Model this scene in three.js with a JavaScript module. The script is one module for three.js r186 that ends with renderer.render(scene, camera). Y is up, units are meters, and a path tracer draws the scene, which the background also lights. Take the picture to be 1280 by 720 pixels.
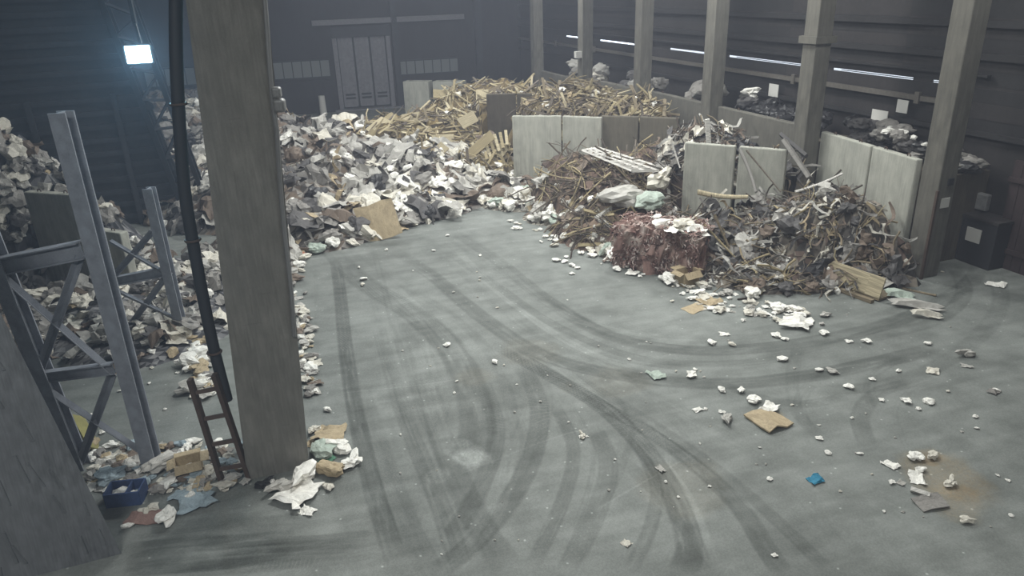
import * as THREE from 'three';
import { mergeGeometries, mergeVertices, toCreasedNormals } from 'three/addons/utils/BufferGeometryUtils.js';
import { RoundedBoxGeometry } from 'three/addons/geometries/RoundedBoxGeometry.js';
import { RectAreaLightUniformsLib } from 'three/addons/lights/RectAreaLightUniformsLib.js';

// ---------------------------------------------------------------- camera, sky, lights, exposure
RectAreaLightUniformsLib.init();
const renderer = new THREE.WebGLRenderer();
renderer.toneMapping = THREE.LinearToneMapping;
renderer.toneMappingExposure = 1.12;
renderer.shadowMap.enabled = true;
const scene = new THREE.Scene();
const EYE = 6, FOCAL = 923, PITCH = -22.4 * Math.PI / 180, ROLL = -2 * Math.PI / 180;
const camera = new THREE.PerspectiveCamera(2 * Math.atan(360 / FOCAL) * 180 / Math.PI, 1280 / 720, 0.1, 300);
camera.position.set(0, EYE, 0);
camera.rotation.order = 'YXZ';
camera.rotation.set(PITCH, 0, ROLL);
camera.updateMatrixWorld();
scene.background = new THREE.Color(0.80, 0.88, 1.0);      // overcast day, seen only through the gaps in the cladding
scene.backgroundIntensity = 2.6;
scene.fog = new THREE.FogExp2(new THREE.Color(0.76, 0.82, 1.0), 0.0045);   // dusty air of the tipping hall, also standing in for lens haze
const BAYS_AND_FILLS = [[0.5, -11.5, 1.0], [-2, -19, 1.0], [4.2, -19.5, 1.0], [-6, -27, 0.9], [0.5, -29, 0.9], [-3.4, 0.6, 0.95], [4.5, -1.5, 0.32], [7.6, -12.6, 0.42]];  // lamps near the camera and at far right are unseen added fill
const BAY_POWER = 62, LAMP_Y = 9.3;
const BAY_COLOR = new THREE.Color(0.975, 1.0, 0.965);
const FLOOD_COLOR = new THREE.Color(0.42, 0.80, 1.0);

// ---------------------------------------------------------------- helpers
let seed = 20240611;
const rnd = () => { seed |= 0; seed = seed + 0x6D2B79F5 | 0; let t = Math.imul(seed ^ seed >>> 15, 1 | seed); t = t + Math.imul(t ^ t >>> 7, 61 | t) ^ t; return ((t ^ t >>> 14) >>> 0) / 4294967296; };
const rr = (a, b) => a + (b - a) * rnd();
const pick = a => a[Math.floor(rnd() * a.length)];
const V = (x, y, z) => new THREE.Vector3(x, y, z);
const clamp = (x, a, b) => Math.min(b, Math.max(a, x));
const smooth = (a, b, x) => { const t = clamp((x - a) / (b - a), 0, 1); return t * t * (3 - 2 * t); };
const ray = (px, py) => V((px - 640) / FOCAL, -(py - 360) / FOCAL, -1).transformDirection(camera.matrixWorld);
const onGround = (px, py, y = 0) => { const d = ray(px, py); return d.multiplyScalar((y - EYE) / d.y).add(camera.position); };
const atDepth = (px, py, z) => { const d = ray(px, py); return d.multiplyScalar(-z / d.z).multiplyScalar(1).setComponent(2, -Math.abs(z)).add(V(0, EYE, 0)); };
const depthPoint = (px, py, z) => { const d = ray(px, py); const t = -z / d.z; return V(d.x * t, EYE + d.y * t, -z); };
const onPlane = (px, py, p, n) => { const d = ray(px, py); return d.multiplyScalar(p.clone().sub(camera.position).dot(n) / d.dot(n)).add(camera.position); };
function hash2(x, y, s) { let h = Math.imul(x, 374761393) ^ Math.imul(y, 668265263) ^ Math.imul(s, 1274126177); h = Math.imul(h ^ h >>> 13, 1274126177); return ((h ^ h >>> 16) >>> 0) / 4294967296; }
function vnoise(x, y, s = 0) { const xi = Math.floor(x), yi = Math.floor(y); let fx = x - xi, fy = y - yi; fx = fx * fx * (3 - 2 * fx); fy = fy * fy * (3 - 2 * fy);
  const a = hash2(xi, yi, s), b = hash2(xi + 1, yi, s), c = hash2(xi, yi + 1, s), d = hash2(xi + 1, yi + 1, s); return a + (b - a) * fx + (c - a) * fy + (a - b - c + d) * fx * fy; }
function fbm(x, y, o = 4, s = 0) { let r = 0, a = 0.5, t = 0; for (let i = 0; i < o; i++) { r += a * vnoise(x, y, s + i * 17); t += a; a *= 0.5; x *= 2.03; y *= 2.03; } return r / t; }
function vn3(x, y, z, s) { const zi = Math.floor(z); let f = z - zi; f = f * f * (3 - 2 * f); return vnoise(x, y, s + zi * 131) * (1 - f) + vnoise(x, y, s + zi * 131 + 131) * f; }
const taken = {};
function numbered(n) { const k = taken[n] = (taken[n] ?? -1) + 1; return k ? `${n}_${String(k).padStart(3, '0')}` : n; }
function shade(o) { o.castShadow = true; o.receiveShadow = true; return o; }
function tag(o, label, category, group) { o.userData = { label, category }; if (group) o.userData.group = group; return o; }
function mesh(name, geo, mat, parent = scene) { const m = shade(new THREE.Mesh(geo, mat)); m.name = parent === scene ? numbered(name) : name; parent.add(m); return m; }
function struct(name, geo, mat, parent = scene) { const m = mesh(name, geo, mat, parent); m.userData.kind = 'structure'; return m; }
function thing(name, label, category, group, pos) { const g = new THREE.Group(); g.name = numbered(name); if (pos) g.position.copy(pos); scene.add(g); return tag(g, label, category, group); }
function boxGeo(w, h, d, x = 0, y = 0, z = 0) { const g = new THREE.BoxGeometry(w, h, d); g.translate(x, y, z); return metricUV(g); }
function metricUV(g, s = 1) { // uv in metres, from the main axis of each face
  if (g.index) g = g.toNonIndexed(); g.computeVertexNormals();
  const p = g.attributes.position, n = g.attributes.normal, uv = new Float32Array(p.count * 2);
  for (let i = 0; i < p.count; i++) { const ax = Math.abs(n.getX(i)), ay = Math.abs(n.getY(i)), az = Math.abs(n.getZ(i));
    const [u, v] = ay > ax && ay > az ? [p.getX(i), p.getZ(i)] : ax > az ? [p.getZ(i), p.getY(i)] : [p.getX(i), p.getY(i)]; uv[i * 2] = u * s; uv[i * 2 + 1] = v * s; }
  g.setAttribute('uv', new THREE.BufferAttribute(uv, 2)); return g; }
function beamGeo(a, b, w, d = w) { // rectangular bar from a to b
  const l = a.distanceTo(b), g = new THREE.BoxGeometry(w, l, d);
  const q = new THREE.Quaternion().setFromUnitVectors(V(0, 1, 0), b.clone().sub(a).normalize());
  g.applyQuaternion(q); const m = a.clone().add(b).multiplyScalar(0.5); g.translate(m.x, m.y, m.z); return metricUV(g); }
function angleGeo(a, b, w, t = 0.012) { // steel angle section
  const l = a.distanceTo(b), s = new THREE.Shape(); s.moveTo(0, 0); s.lineTo(w, 0); s.lineTo(w, t); s.lineTo(t, t); s.lineTo(t, w); s.lineTo(0, w); s.closePath();
  const g = new THREE.ExtrudeGeometry(s, { depth: l, bevelEnabled: false }); g.translate(-w / 2, -w / 2, 0);
  g.applyQuaternion(new THREE.Quaternion().setFromUnitVectors(V(0, 0, 1), b.clone().sub(a).normalize())); g.translate(a.x, a.y, a.z); return metricUV(g); }
function channelGeo(a, b, w, d, t = 0.015) { // steel I section, web along the bar
  const l = a.distanceTo(b), s = new THREE.Shape(), p = [[-w / 2, -d / 2], [w / 2, -d / 2], [w / 2, -d / 2 + t], [t / 2, -d / 2 + t], [t / 2, d / 2 - t], [w / 2, d / 2 - t], [w / 2, d / 2], [-w / 2, d / 2], [-w / 2, d / 2 - t], [-t / 2, d / 2 - t], [-t / 2, -d / 2 + t], [-w / 2, -d / 2 + t]];
  s.setFromPoints(p.map(([x, y]) => new THREE.Vector2(x, y))); const g = new THREE.ExtrudeGeometry(s, { depth: l, bevelEnabled: false });
  const z = b.clone().sub(a).normalize(), x = Math.abs(z.y) > 0.8 ? V(1, 0, 0) : V(0, 1, 0).cross(z).normalize(); const y = z.clone().cross(x).normalize(); x.copy(y.clone().cross(z));
  g.applyMatrix4(new THREE.Matrix4().makeBasis(x, y, z).setPosition(a)); return metricUV(g); }
function prismGeo(bottom, top) { // convex prism between two rings of points in the same order
  const n = bottom.length, pos = [], tri = (a, b, c) => pos.push(a.x, a.y, a.z, b.x, b.y, b.z, c.x, c.y, c.z);
  for (let i = 0; i < n; i++) { const j = (i + 1) % n; tri(bottom[i], bottom[j], top[j]); tri(bottom[i], top[j], top[i]); }
  for (let i = 1; i < n - 1; i++) { tri(top[0], top[i], top[i + 1]); tri(bottom[0], bottom[i + 1], bottom[i]); }
  const g = new THREE.BufferGeometry(); g.setAttribute('position', new THREE.Float32BufferAttribute(pos, 3)); g.computeVertexNormals(); return metricUV(g); }

// ---------------------------------------------------------------- textures and materials
function texture(w, h, f, srgb = true) { const d = new Uint8Array(w * h * 4);
  for (let y = 0; y < h; y++) for (let x = 0; x < w; x++) { const c = f(x, y), i = (y * w + x) * 4; d[i] = clamp(c[0], 0, 255); d[i + 1] = clamp(c[1], 0, 255); d[i + 2] = clamp(c[2], 0, 255); d[i + 3] = 255; }
  const t = new THREE.DataTexture(d, w, h); t.wrapS = t.wrapT = THREE.RepeatWrapping; t.magFilter = THREE.LinearFilter; t.minFilter = THREE.LinearMipmapLinearFilter; t.generateMipmaps = true; if (srgb) t.colorSpace = THREE.SRGBColorSpace; t.needsUpdate = true; return t; }
const tile = (f, n) => (x, y) => { // noise f(x,y) made seamless over n
  const u = x / n, v = y / n; return (f(x, y) * (1 - u) + f(x - n, y) * u) * (1 - v) + (f(x, y - n) * (1 - u) + f(x - n, y - n) * u) * v; };
const concreteNoise = tile((x, y) => fbm(x / 34, y / 60, 5, 3) * 0.6 + fbm(x / 5, y / 70, 3, 9) * 0.4, 512);
const concreteTex = texture(512, 512, (x, y) => { const n = concreteNoise(x, y), g = hash2(x, y, 5), s = 206 + (n - 0.5) * 130 + (g - 0.5) * 22; return [s, s * 0.995, s * 0.97]; });
const concreteBump = texture(512, 512, (x, y) => { const n = concreteNoise(x + 31, y + 77) * 170 + hash2(x, y, 8) * 50; return [n, n, n]; }, false);
const grimeNoise = tile((x, y) => fbm(x / 18, y / 24, 5, 41), 256);
const grimeTex = texture(256, 256, (x, y) => { const n = grimeNoise(x, y), s = 240 + (n - 0.5) * 90 + (hash2(x, y, 6) - 0.5) * 30; return [s, s * 0.99, s * 0.975]; });
const grainTex = texture(256, 256, (x, y) => { const n = fbm(x / 90, y / 3.2, 4, 61), s = 205 + (n - 0.5) * 120; return [s, s * 0.98, s * 0.95]; });
const crumpleBump = texture(256, 256, (x, y) => { const n = Math.abs(grimeNoise(x, y) - 0.5) * 420; return [n, n, n]; }, false);
function mat(color, o = {}) { return new THREE.MeshStandardMaterial({ color, roughness: 0.85, ...o }); }
const concrete = (c, rep = 0.33) => { const t = concreteTex.clone(), b = concreteBump.clone(); t.repeat.set(rep, rep); b.repeat.set(rep, rep); return mat(c, { map: t, bumpMap: b, bumpScale: 0.008, roughness: 0.92 }); };
const steel = (c, r = 0.6, m = 0.35) => { const t = grimeTex.clone(); t.repeat.set(0.8, 0.8); return mat(c, { map: t, roughness: r, metalness: m }); };
const M = {
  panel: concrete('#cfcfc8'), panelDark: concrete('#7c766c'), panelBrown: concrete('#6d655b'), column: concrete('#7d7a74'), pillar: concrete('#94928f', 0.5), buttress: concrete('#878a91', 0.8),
  backWall: concrete('#36353b', 0.12), cladding: steel('#302c2d', 0.75, 0.1), claddingDark: steel('#272527', 0.75, 0.1), leftWall: steel('#2a2d34', 0.7, 0.1), rail: steel('#77736e', 0.5, 0.4), slat: steel('#2a2c33', 0.65, 0.2), slatBack: steel('#24262b', 0.7, 0.2),
  translucent: mat('#6f7475', { roughness: 0.5 }), door: steel('#7e7e86', 0.55, 0.15), doorGap: mat('#2c2d33'), ceiling: steel('#4a4a4c', 0.8, 0.1),
  trestle: steel('#9196a1', 0.65, 0.1), rust: steel('#5a4a43', 0.8, 0.2), pipe: mat('#2c2d31', { roughness: 0.6 }), conduit: steel('#8f9092', 0.5, 0.3), plate: mat('#c9c7c2'), darkMachine: mat('#26262a', { roughness: 0.6 }), redBrown: steel('#3a2d2f', 0.7, 0.1),
  lampHousing: mat('#3b3d40', { roughness: 0.5, metalness: 0.5 }), outside: mat('#b8b8b4'),
};
const litter = (c, o = {}) => mat(c, { map: grimeTex, bumpMap: crumpleBump, bumpScale: 0.01, roughness: 0.75, ...o });
const wood = c => mat(c, { map: grainTex, roughness: 0.85 });
const L = {
  white: litter('#fbfaf6'), 'off-white': litter('#dedad0'), 'pale grey': litter('#bab8b4'), grey: litter('#908d8a'), 'dark grey': litter('#5c5a5b'), black: litter('#2b2a2d', { roughness: 0.45 }), brown: litter('#7b6d62'), tan: litter('#b9a88b'), 'dull red': litter('#93766f'), 'pale green': litter('#b3c0b7'), green: litter('#62937c'), 'pale blue': litter('#9fb0bb'), blue: litter('#39507f'), olive: litter('#77714e'), yellow: litter('#8d8850'), pink: litter('#9c5a6a'), orange: litter('#b0765c'), 'bright blue': litter('#2f86a8'),
};
const W = { pale: wood('#d8cdb0'), straw: wood('#b9ac8b'), weathered: wood('#968a75'), 'grey-brown': wood('#7b7269'), dark: wood('#564d47'), white: wood('#ffffff') };

// ---------------------------------------------------------------- floor
const FX0 = -11, FX1 = 14, FZ0 = -3.5, FZ1 = -28.5, FN = 2048;
{
  const tone = new Float32Array(FN * FN), warm = new Float32Array(FN * FN), S = FN / (FX1 - FX0);
  const stamp = (arr, pts, width, amount, broken, sd) => { // a worn band of rubber and dirt along a line on the floor
    const cv = new THREE.CatmullRomCurve3(pts), len = cv.getLength(), n = Math.ceil(len / 0.012), w = width / 2 * S, done = new Map();
    for (let i = 0; i <= n; i++) { const u = i / n, p = cv.getPoint(u), t = cv.getTangent(u), cx = (p.x - FX0) * S, cy = (FZ0 - p.z) * S;
      const k = smooth(0, 0.12, u) * smooth(0, 0.12, 1 - u);
      for (let j = -w; j <= w; j += 0.7) { const e = j / w, jx = Math.round(cx + t.z * j), jy = Math.round(cy + t.x * j); if (jx < 0 || jy < 0 || jx >= FN || jy >= FN) continue;
        const id = jy * FN + jx, br = smooth(broken, broken + 0.35, fbm(u * len * 1.3, e * 2.2 + sd * 9, 3, sd)) * (0.6 + 0.4 * vnoise(e * 5 + sd, u * len * 0.6, sd + 3)), a = amount * k * br * (1 - smooth(0.72, 1, Math.abs(e)));
        const old = done.get(id) ?? 0; if (Math.abs(a) > Math.abs(old)) { arr[id] += a - old; done.set(id, a); } } } };
  const path = a => a.map(([x, y]) => onGround(x, y));
  const tracks = [ // photo points followed along each tyre mark, width in metres, strength
    [[[418, 318], [425, 370], [432, 440], [445, 520], [466, 610], [500, 719]], 0.30, -46],
    [[[405, 305], [450, 350], [520, 395], [566, 440], [590, 490], [596, 540], [585, 575]], 0.62, -36],
    [[[470, 300], [540, 345], [600, 395], [680, 445], [780, 470], [900, 480], [1010, 470], [1100, 452], [1190, 430]], 0.42, -34],
    [[[545, 275], [620, 325], [690, 380], [770, 422], [860, 438], [960, 434], [1060, 418], [1150, 390], [1215, 350], [1228, 320]], 0.42, -30],
    [[[520, 290], [610, 350], [700, 410], [800, 448], [900, 455], [1000, 446]], 0.25, -22],
    [[[600, 420], [680, 465], [760, 515], [815, 575], [850, 640], [862, 690], [850, 719]], 0.36, -42],
    [[[640, 440], [740, 500], [840, 560], [920, 630], [960, 690], [980, 719]], 0.30, -32],
    [[[690, 455], [800, 520], [900, 590], [980, 660], [1040, 719]], 0.22, -20],
    [[[640, 440], [672, 500], [668, 560], [640, 620], [590, 680], [540, 719]], 0.34, -30],
    [[[690, 500], [716, 560], [705, 620], [660, 719]], 0.22, -26],
    [[[740, 530], [760, 580], [745, 640], [705, 719]], 0.3, -26],
    [[[800, 560], [820, 610], [812, 660], [785, 719]], 0.2, -22],
    [[[500, 380], [530, 470], [556, 560], [590, 640], [640, 719]], 0.42, -22],
    [[[470, 400], [505, 520], [545, 620], [580, 719]], 0.3, -24],
    [[[600, 470], [620, 540], [600, 610], [560, 680]], 0.3, -24],
    [[[445, 470], [480, 580], [520, 680], [540, 719]], 0.35, -20],
    [[[1085, 560], [1075, 520], [1100, 490], [1140, 478]], 0.3, -26],
    [[[900, 480], [960, 500], [1010, 505], [1060, 495]], 0.25, -18],
    [[[1000, 430], [990, 470], [1000, 520], [1040, 560]], 0.25, -14],
    [[[1190, 330], [1205, 365], [1170, 400], [1080, 425]], 0.35, -20],
    [[[1240, 330], [1250, 380], [1200, 440], [1110, 480], [1000, 490]], 0.35, -16],
    [[[560, 300], [640, 380], [760, 450], [880, 470]], 0.2, 20], [[[480, 350], [560, 430], [600, 520]], 0.35, 18], [[[660, 430], [760, 510], [850, 610], [900, 719]], 0.2, 18],
    [[[620, 330], [720, 400], [840, 425]], 0.22, 16], [[[520, 420], [545, 520], [575, 590]], 0.35, 16], [[[560, 555], [590, 570], [600, 585]], 0.5, 26], [[[640, 560], [620, 640], [560, 719]], 0.25, 14], [[[720, 440], [820, 500], [940, 560]], 0.3, 12],
  ];
  tracks.forEach(([p, w, a], i) => stamp(tone, path(p), w, a, a < 0 ? 0.06 : 0.2, i + 1));
  for (let i = 0; i < 46; i++) { // fainter old arcs that follow the main turning lines
    const [p, w] = tracks[Math.floor(rnd() * 17)], q = path(p), ox = rr(-1, 1), oz = rr(-1, 1); q.forEach(v => { v.x += ox; v.z += oz; }); stamp(tone, q, w * rr(0.3, 0.8), rr(-15, 9), 0.25, i + 60); }
  for (let i = 0; i < 22; i++) { const y = rr(648, 716), x0 = rr(150, 330), x1 = x0 + rr(80, 220); stamp(tone, path([[x0, y + 4], [(x0 + x1) / 2, y - rr(0, 6)], [Math.min(x1, 470), y - rr(6, 16)]]), rr(0.08, 0.5), rr(-20, -8), 0.15, i + 130); }
  for (const p of [[[420, 492], [520, 482], [640, 464]], [[520, 615], [700, 545], [740, 535]], [[880, 560], [800, 605], [740, 640]]]) stamp(tone, path(p), 0.03, 16, 0.1, 211);
  const blob = (px, py, r, a, arr, sd) => { const c = onGround(px, py), x0 = (c.x - FX0) * S, y0 = (FZ0 - c.z) * S, R = r * S; for (let y = Math.max(0, y0 - R | 0); y < Math.min(FN, y0 + R); y++) for (let x = Math.max(0, x0 - R | 0); x < Math.min(FN, x0 + R); x++) { const d = Math.hypot(x - x0, y - y0) / R + (fbm(x / 40, y / 40, 4, sd) - 0.5) * 0.9; arr[y * FN + x] += a * (1 - smooth(0.45, 0.8, d)) * (0.5 + 0.5 * hash2(x >> 1, y >> 1, sd)); } };
  for (const b of [[1178, 590, 0.75, 19], [1195, 625, 0.6, 15], [1165, 572, 0.35, 16], [960, 520, 0.3, 18], [860, 600, 0.9, 5], [590, 470, 0.5, 5], [660, 440, 0.8, 4], [760, 480, 0.8, 4]]) blob(...b, warm, 301 + b[0]);
  for (const b of [[585, 572, 0.35, 40], [800, 470, 0.4, -8], [545, 595, 0.25, 26], [1000, 640, 1.2, -6]]) blob(...b, tone, 401 + b[0]);
  const map = texture(FN, FN, (x, y) => { const wx = x / S, wy = y / S, n = fbm(wx * 0.5, wy * 0.5, 4, 500), m = fbm(wx * 3, wy * 3, 4, 520), st = fbm(wx * 1.2 + wy * 0.4, wy * 7 - wx * 2, 3, 540), g = hash2(x, y, 7), i = y * FN + x;
    let s = 115 + (n - 0.5) * 26 + (m - 0.5) * 34 + (st - 0.5) * 24 + (g - 0.5) * 16 + tone[i] * 0.82; if (hash2(x >> 1, y >> 1, 77) > 0.9988) s += 50; const w = warm[i]; return [s + w * 0.45, s + 3 - w * 0.1, s - 1 - w * 0.7]; });
  map.wrapS = map.wrapT = THREE.ClampToEdgeWrapping;
  const fb = concreteBump.clone(); fb.repeat.set(10, 10);
  const floorMat = mat('#ffffff', { map, bumpMap: fb, bumpScale: 0.006, roughness: 0.72 });
  const near = new THREE.BoxGeometry(FX1 - FX0, 0.3, FZ0 - FZ1); // only its top shows; uv laid out over it
  { const p = near.attributes.position, uv = near.attributes.uv; for (let i = 0; i < p.count; i++) uv.setXY(i, p.getX(i) / (FX1 - FX0) + 0.5, -p.getZ(i) / (FZ0 - FZ1) + 0.5); }
  near.translate((FX0 + FX1) / 2, -0.15, (FZ0 + FZ1) / 2); struct('floor', near, floorMat);
  const outer = texture(1024, 1024, (x, y) => { const wx = x / 41, wy = y / 41, s = 116 + (tile((a, b) => fbm(a / 82, b / 82, 4, 500), 1024)(x, y) - 0.5) * 34 + (fbm(wx * 3, wy * 3, 4, 520) - 0.5) * 34 + (hash2(x, y, 7) - 0.5) * 20; return [s, s + 3, s - 1]; }); outer.repeat.set(1 / 25, 1 / 25);
  const om = mat('#ffffff', { map: outer, roughness: 0.72 });
  for (const [x0, x1, z0, z1] of [[-23, 20, 4, FZ0], [-23, FX0, FZ0, FZ1], [FX1, 20, FZ0, FZ1], [-23, 20, FZ1, -46]]) struct('floor', boxGeo(x1 - x0, 0.3, z0 - z1, (x0 + x1) / 2, -0.15, (z0 + z1) / 2), om);
}

// ---------------------------------------------------------------- the hall: right wall with open bays, back wall, left wall, ceiling
const LEAN = 0.35, WL = Math.hypot(1, LEAN), U = V(-LEAN / WL, 0, -1 / WL), N = V(-1 / WL, 0, LEAN / WL);      // along the right wall (away), and out of it into the hall
N.set(-1 / WL, 0, LEAN / WL);
const colLine = z => V(13.8 - LEAN * z, 0, -z), outLine = z => V(15.9 - LEAN * z, 0, -z);
const turnU = Math.atan2(-U.x, -U.z);      // turn that makes local -z run along the wall
function alongWall(group, z0, z1) { const a = outLine(z0), b = outLine(z1); group.position.copy(a); group.rotation.y = turnU; return a.distanceTo(b); } // local: -z along the wall, +x out of the hall
const colZ = [14.55, 18.25, 22.1, 26.0, 30.3, 35.1];
{
  const wall = new THREE.Group(); wall.name = 'wall_right'; wall.userData.kind = 'structure'; scene.add(wall);
  const len = alongWall(wall, -5, 44); const at = z => -(z + 5) * WL;     // local z of depth z
  const part = (name, y0, y1, z0, z1, m, t = 0.12, x = 0.06) => { const g = mesh(name, boxGeo(t, y1 - y0, Math.abs(at(z1) - at(z0)), x, (y0 + y1) / 2, (at(z0) + at(z1)) / 2), m, wall); return g; };
  part('lower_wall', -0.02, 2.62, -5, 43.6, M.cladding, 0.3, 0.15);
  // cladding boards between the rails, bay by bay, with the slots that let the daylight in
  const bays = [-5, 10.7, 14.55, 18.25, 22.1, 26, 30.3, 35.1, 39.3, 43.6];
  const boards = [2.62, 2.95, 3.28, 3.58, 3.645, 3.95, 4.25, 4.6, 5.0, 5.5, 6.2, 7, 8, 10];
  const slots = [[16.75, 17.4], [17.9, 20.4], [20.9, 24.8], [25.3, 28.2], [30.6, 33.6], [34.6, 37]];   // open lengths of the slot between 3.56 and 3.66
  for (let b = 0; b < bays.length - 1; b++) for (let k = 0; k < boards.length - 1; k++) { if (k === 3) continue; part('cladding_board', boards[k], boards[k + 1], bays[b], bays[b + 1], (b + k) % 2 ? M.cladding : M.claddingDark, 0.05 + 0.02 * (k % 2), 0.04); }
  let prev = -5; for (const [s0, s1] of slots) { part('slot_cover', 3.575, 3.65, prev, s0, M.cladding, 0.05, 0.05); prev = s1; } part('slot_cover', 3.575, 3.65, prev, 43.6, M.cladding, 0.05, 0.05);
  part('slot_cover', 3.603, 3.618, 17.2, 20.1, M.claddingDark, 0.04, 0.05); part('slot_cover', 3.603, 3.618, 20.9, 24.4, M.claddingDark, 0.04, 0.05);
  for (const [y, h, z0, z1, m] of [[3.22, 0.11, 16.9, 43, M.rail], [2.66, 0.1, -5, 43, M.claddingDark], [4.25, 0.14, -5, 43, M.claddingDark], [4.9, 0.14, -5, 43, M.claddingDark], [3.86, 0.05, 16, 43, M.claddingDark]]) part('rail', y - h / 2, y + h / 2, z0, z1, m, 0.12, -0.08);
  for (let z = 17.5; z < 40; z += 4.05) part('rail_clamp', 3.1, 3.36, z, z + 0.12, M.rail, 0.08, -0.14);
}
const wallLabel = 'dusty grey concrete column of the right wall, ';
const columnPlaces = ['the one beside the dark side bay', 'between the tall push-wall pair and the dark refuse heap', 'behind the heap with the white post', 'behind the pale timber heap, with rusty edge', 'slender in the distance beside the refuse bags', 'slender in the distance at the hall corner'];
colZ.forEach((z, i) => { const c = colLine(z), w = 0.45, g = new RoundedBoxGeometry(w, 10, w, 1, 0.02); const col = thing('concrete_column', wallLabel + columnPlaces[i], 'column', 'columns along the right wall', c);
  col.rotation.y = turnU; const sh = mesh('shaft', metricUV(g.translate(0, 5, 0)), M.column, col);
  mesh('corner_guard', boxGeo(0.05, 1.9, 0.05, -w / 2 - 0.005, 0.95, w / 2 + 0.005), M.rust, col);
  if (i === 1) mesh('cap_plate', boxGeo(0.6, 0.16, 0.6, 0, 4.55, 0), M.column, col);
  if (i === 0) { mesh('sign_plate', boxGeo(0.22, 0.2, 0.015, 0.02, 1.62, w / 2 + 0.012), M.plate, col); mesh('socket_cover', boxGeo(0.14, 0.14, 0.03, 0.06, 2.05, w / 2 + 0.015), M.darkMachine, col); }
  if (i === 4) mesh('lamp_box', boxGeo(0.3, 0.24, 0.2, -w / 2 - 0.1, 3.35, 0.1), M.plate, col);
});
function signPlate(px, py, w, h, label) { const p = onPlane(px, py, outLine(20).addScaledVector(N, 0.18), N), o = tag(mesh('notice_plate', boxGeo(0.02, h, w), M.plate), label, 'sign', 'notice plates on the right wall'); o.position.copy(p); o.rotation.y = turnU; }
signPlate(967, 113, 0.42, 0.36, 'small pale notice plate on the dark boards above the white bag');
signPlate(1128, 133, 0.32, 0.3, 'small pale notice plate on the dark boards above the black bags');
signPlate(1099, 148, 0.5, 0.4, 'wide pale notice plate rising behind the row of black bags');
{
  // back wall
  const wall = new THREE.Group(); wall.name = 'wall_back'; wall.userData.kind = 'structure'; scene.add(wall);
  const B0 = V(-7.83, 0, -40.45), D = V(0.968, 0, -0.25).normalize(); wall.position.copy(B0); wall.rotation.y = Math.atan2(-D.z, D.x);     // local x along the wall, z into the hall
  const nrm = V(-D.z, 0, D.x).multiplyScalar(1); const loc = (px, py) => { const p = onPlane(px, py, B0, V(D.z, 0, -D.x)); return [p.clone().sub(B0).dot(D), p.y]; };
  const dl = loc(416, 60)[0], dr = loc(488, 60)[0], dt = loc(450, 32)[1];
  const add = (n, x0, x1, y0, y1, m, t = 0.25, z = -0.125) => mesh(n, boxGeo(x1 - x0, y1 - y0, t, (x0 + x1) / 2, (y0 + y1) / 2, z), m, wall);
  add('wall_panel', -13.5, dl, -0.02, 10, M.backWall); add('wall_panel', dr, 9.6, -0.02, 10, M.backWall); add('lintel', dl, dr, dt, 10, M.backWall);
  add('plinth', -13.5, dl - 0.1, 0, loc(380, 101)[1], M.backWall, 0.2, 0.1);
  const bandL = [loc(341, 100), loc(411, 74)], bandR = [loc(498, 94), loc(572, 72)];
  [bandL, bandR].forEach(([[x0, y0], [x1, y1]], w) => { const g = new THREE.Group(); g.name = `window_${w + 1}`; g.userData.kind = 'structure'; g.position.copy(B0); g.rotation.y = wall.rotation.y; scene.add(g);
    if (w === 0) x0 -= 6; const n = Math.round((x1 - x0) / 0.46), s = (x1 - x0) / n; for (let i = 0; i < n; i++) mesh('pane', boxGeo(s - 0.05, y1 - y0 - 0.06, 0.03, x0 + (i + 0.5) * s, (y0 + y1) / 2, 0.03 + 0.012 * (i % 2)), M.translucent, g);
    for (let i = 0; i <= n; i++) mesh('mullion', boxGeo(0.05, y1 - y0, 0.05, x0 + i * s, (y0 + y1) / 2, 0.03), M.backWall, g);
    for (const y of [y0, y1]) mesh('window_rail', boxGeo(x1 - x0, 0.07, 0.08, (x0 + x1) / 2, y, 0.04), M.leftWall, g); });
  const door = new THREE.Group(); door.name = 'door_1'; door.userData.kind = 'structure'; door.position.copy(B0); door.rotation.y = wall.rotation.y; scene.add(door);
  const fr = 0.22; for (const x of [dl, dr - fr]) mesh('door_frame', boxGeo(fr, dt, 0.3, x + fr / 2, dt / 2, 0), M.door, door);
  mesh('door_header', boxGeo(dr - dl, 0.55, 0.3, (dl + dr) / 2, dt - 0.275, 0.02), M.slat, door); mesh('door_sill', boxGeo(dr - dl + 0.5, 0.08, 0.5, (dl + dr) / 2, 0.04, 0.1), M.door, door);
  mesh('door_backing', boxGeo(dr - dl, dt, 0.04, (dl + dr) / 2, dt / 2, -0.12), M.doorGap, door);
  const lw = (dr - dl - 2 * fr - 0.3) / 3; for (let i = 0; i < 3; i++) { const x = dl + fr + 0.05 + lw / 2 + i * (lw + 0.1), leaf = mesh('door_leaf', boxGeo(lw, dt - 0.75, 0.05, x, (dt - 0.55) / 2 + 0.1, -0.04), M.door, door); const rows = 9, ph = (dt - 0.9) / rows;
    for (let k = 0; k < rows; k++) { if (k === 1) { for (const q of [0.28, 0.78]) mesh('vent_slot', boxGeo(lw * 0.7, ph * 0.26, 0.04, x, 0.15 + (k + q) * ph, 0.0), M.doorGap, leaf); continue; } mesh('door_panel', boxGeo(lw - 0.08, ph - 0.05, 0.03, x, 0.15 + (k + 0.5) * ph, 0.0), M.door, leaf); } }
  const ledge = add('cornice', dl - 0.9, dr + 4, dt + 0.1, dt + 0.35, M.door, 0.3, 0.15); ledge.name = 'cornice';
  add('pilaster', loc(498, 60)[0] - 0.3, loc(498, 60)[0], 0, 10, M.leftWall, 0.3, 0.15);
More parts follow.
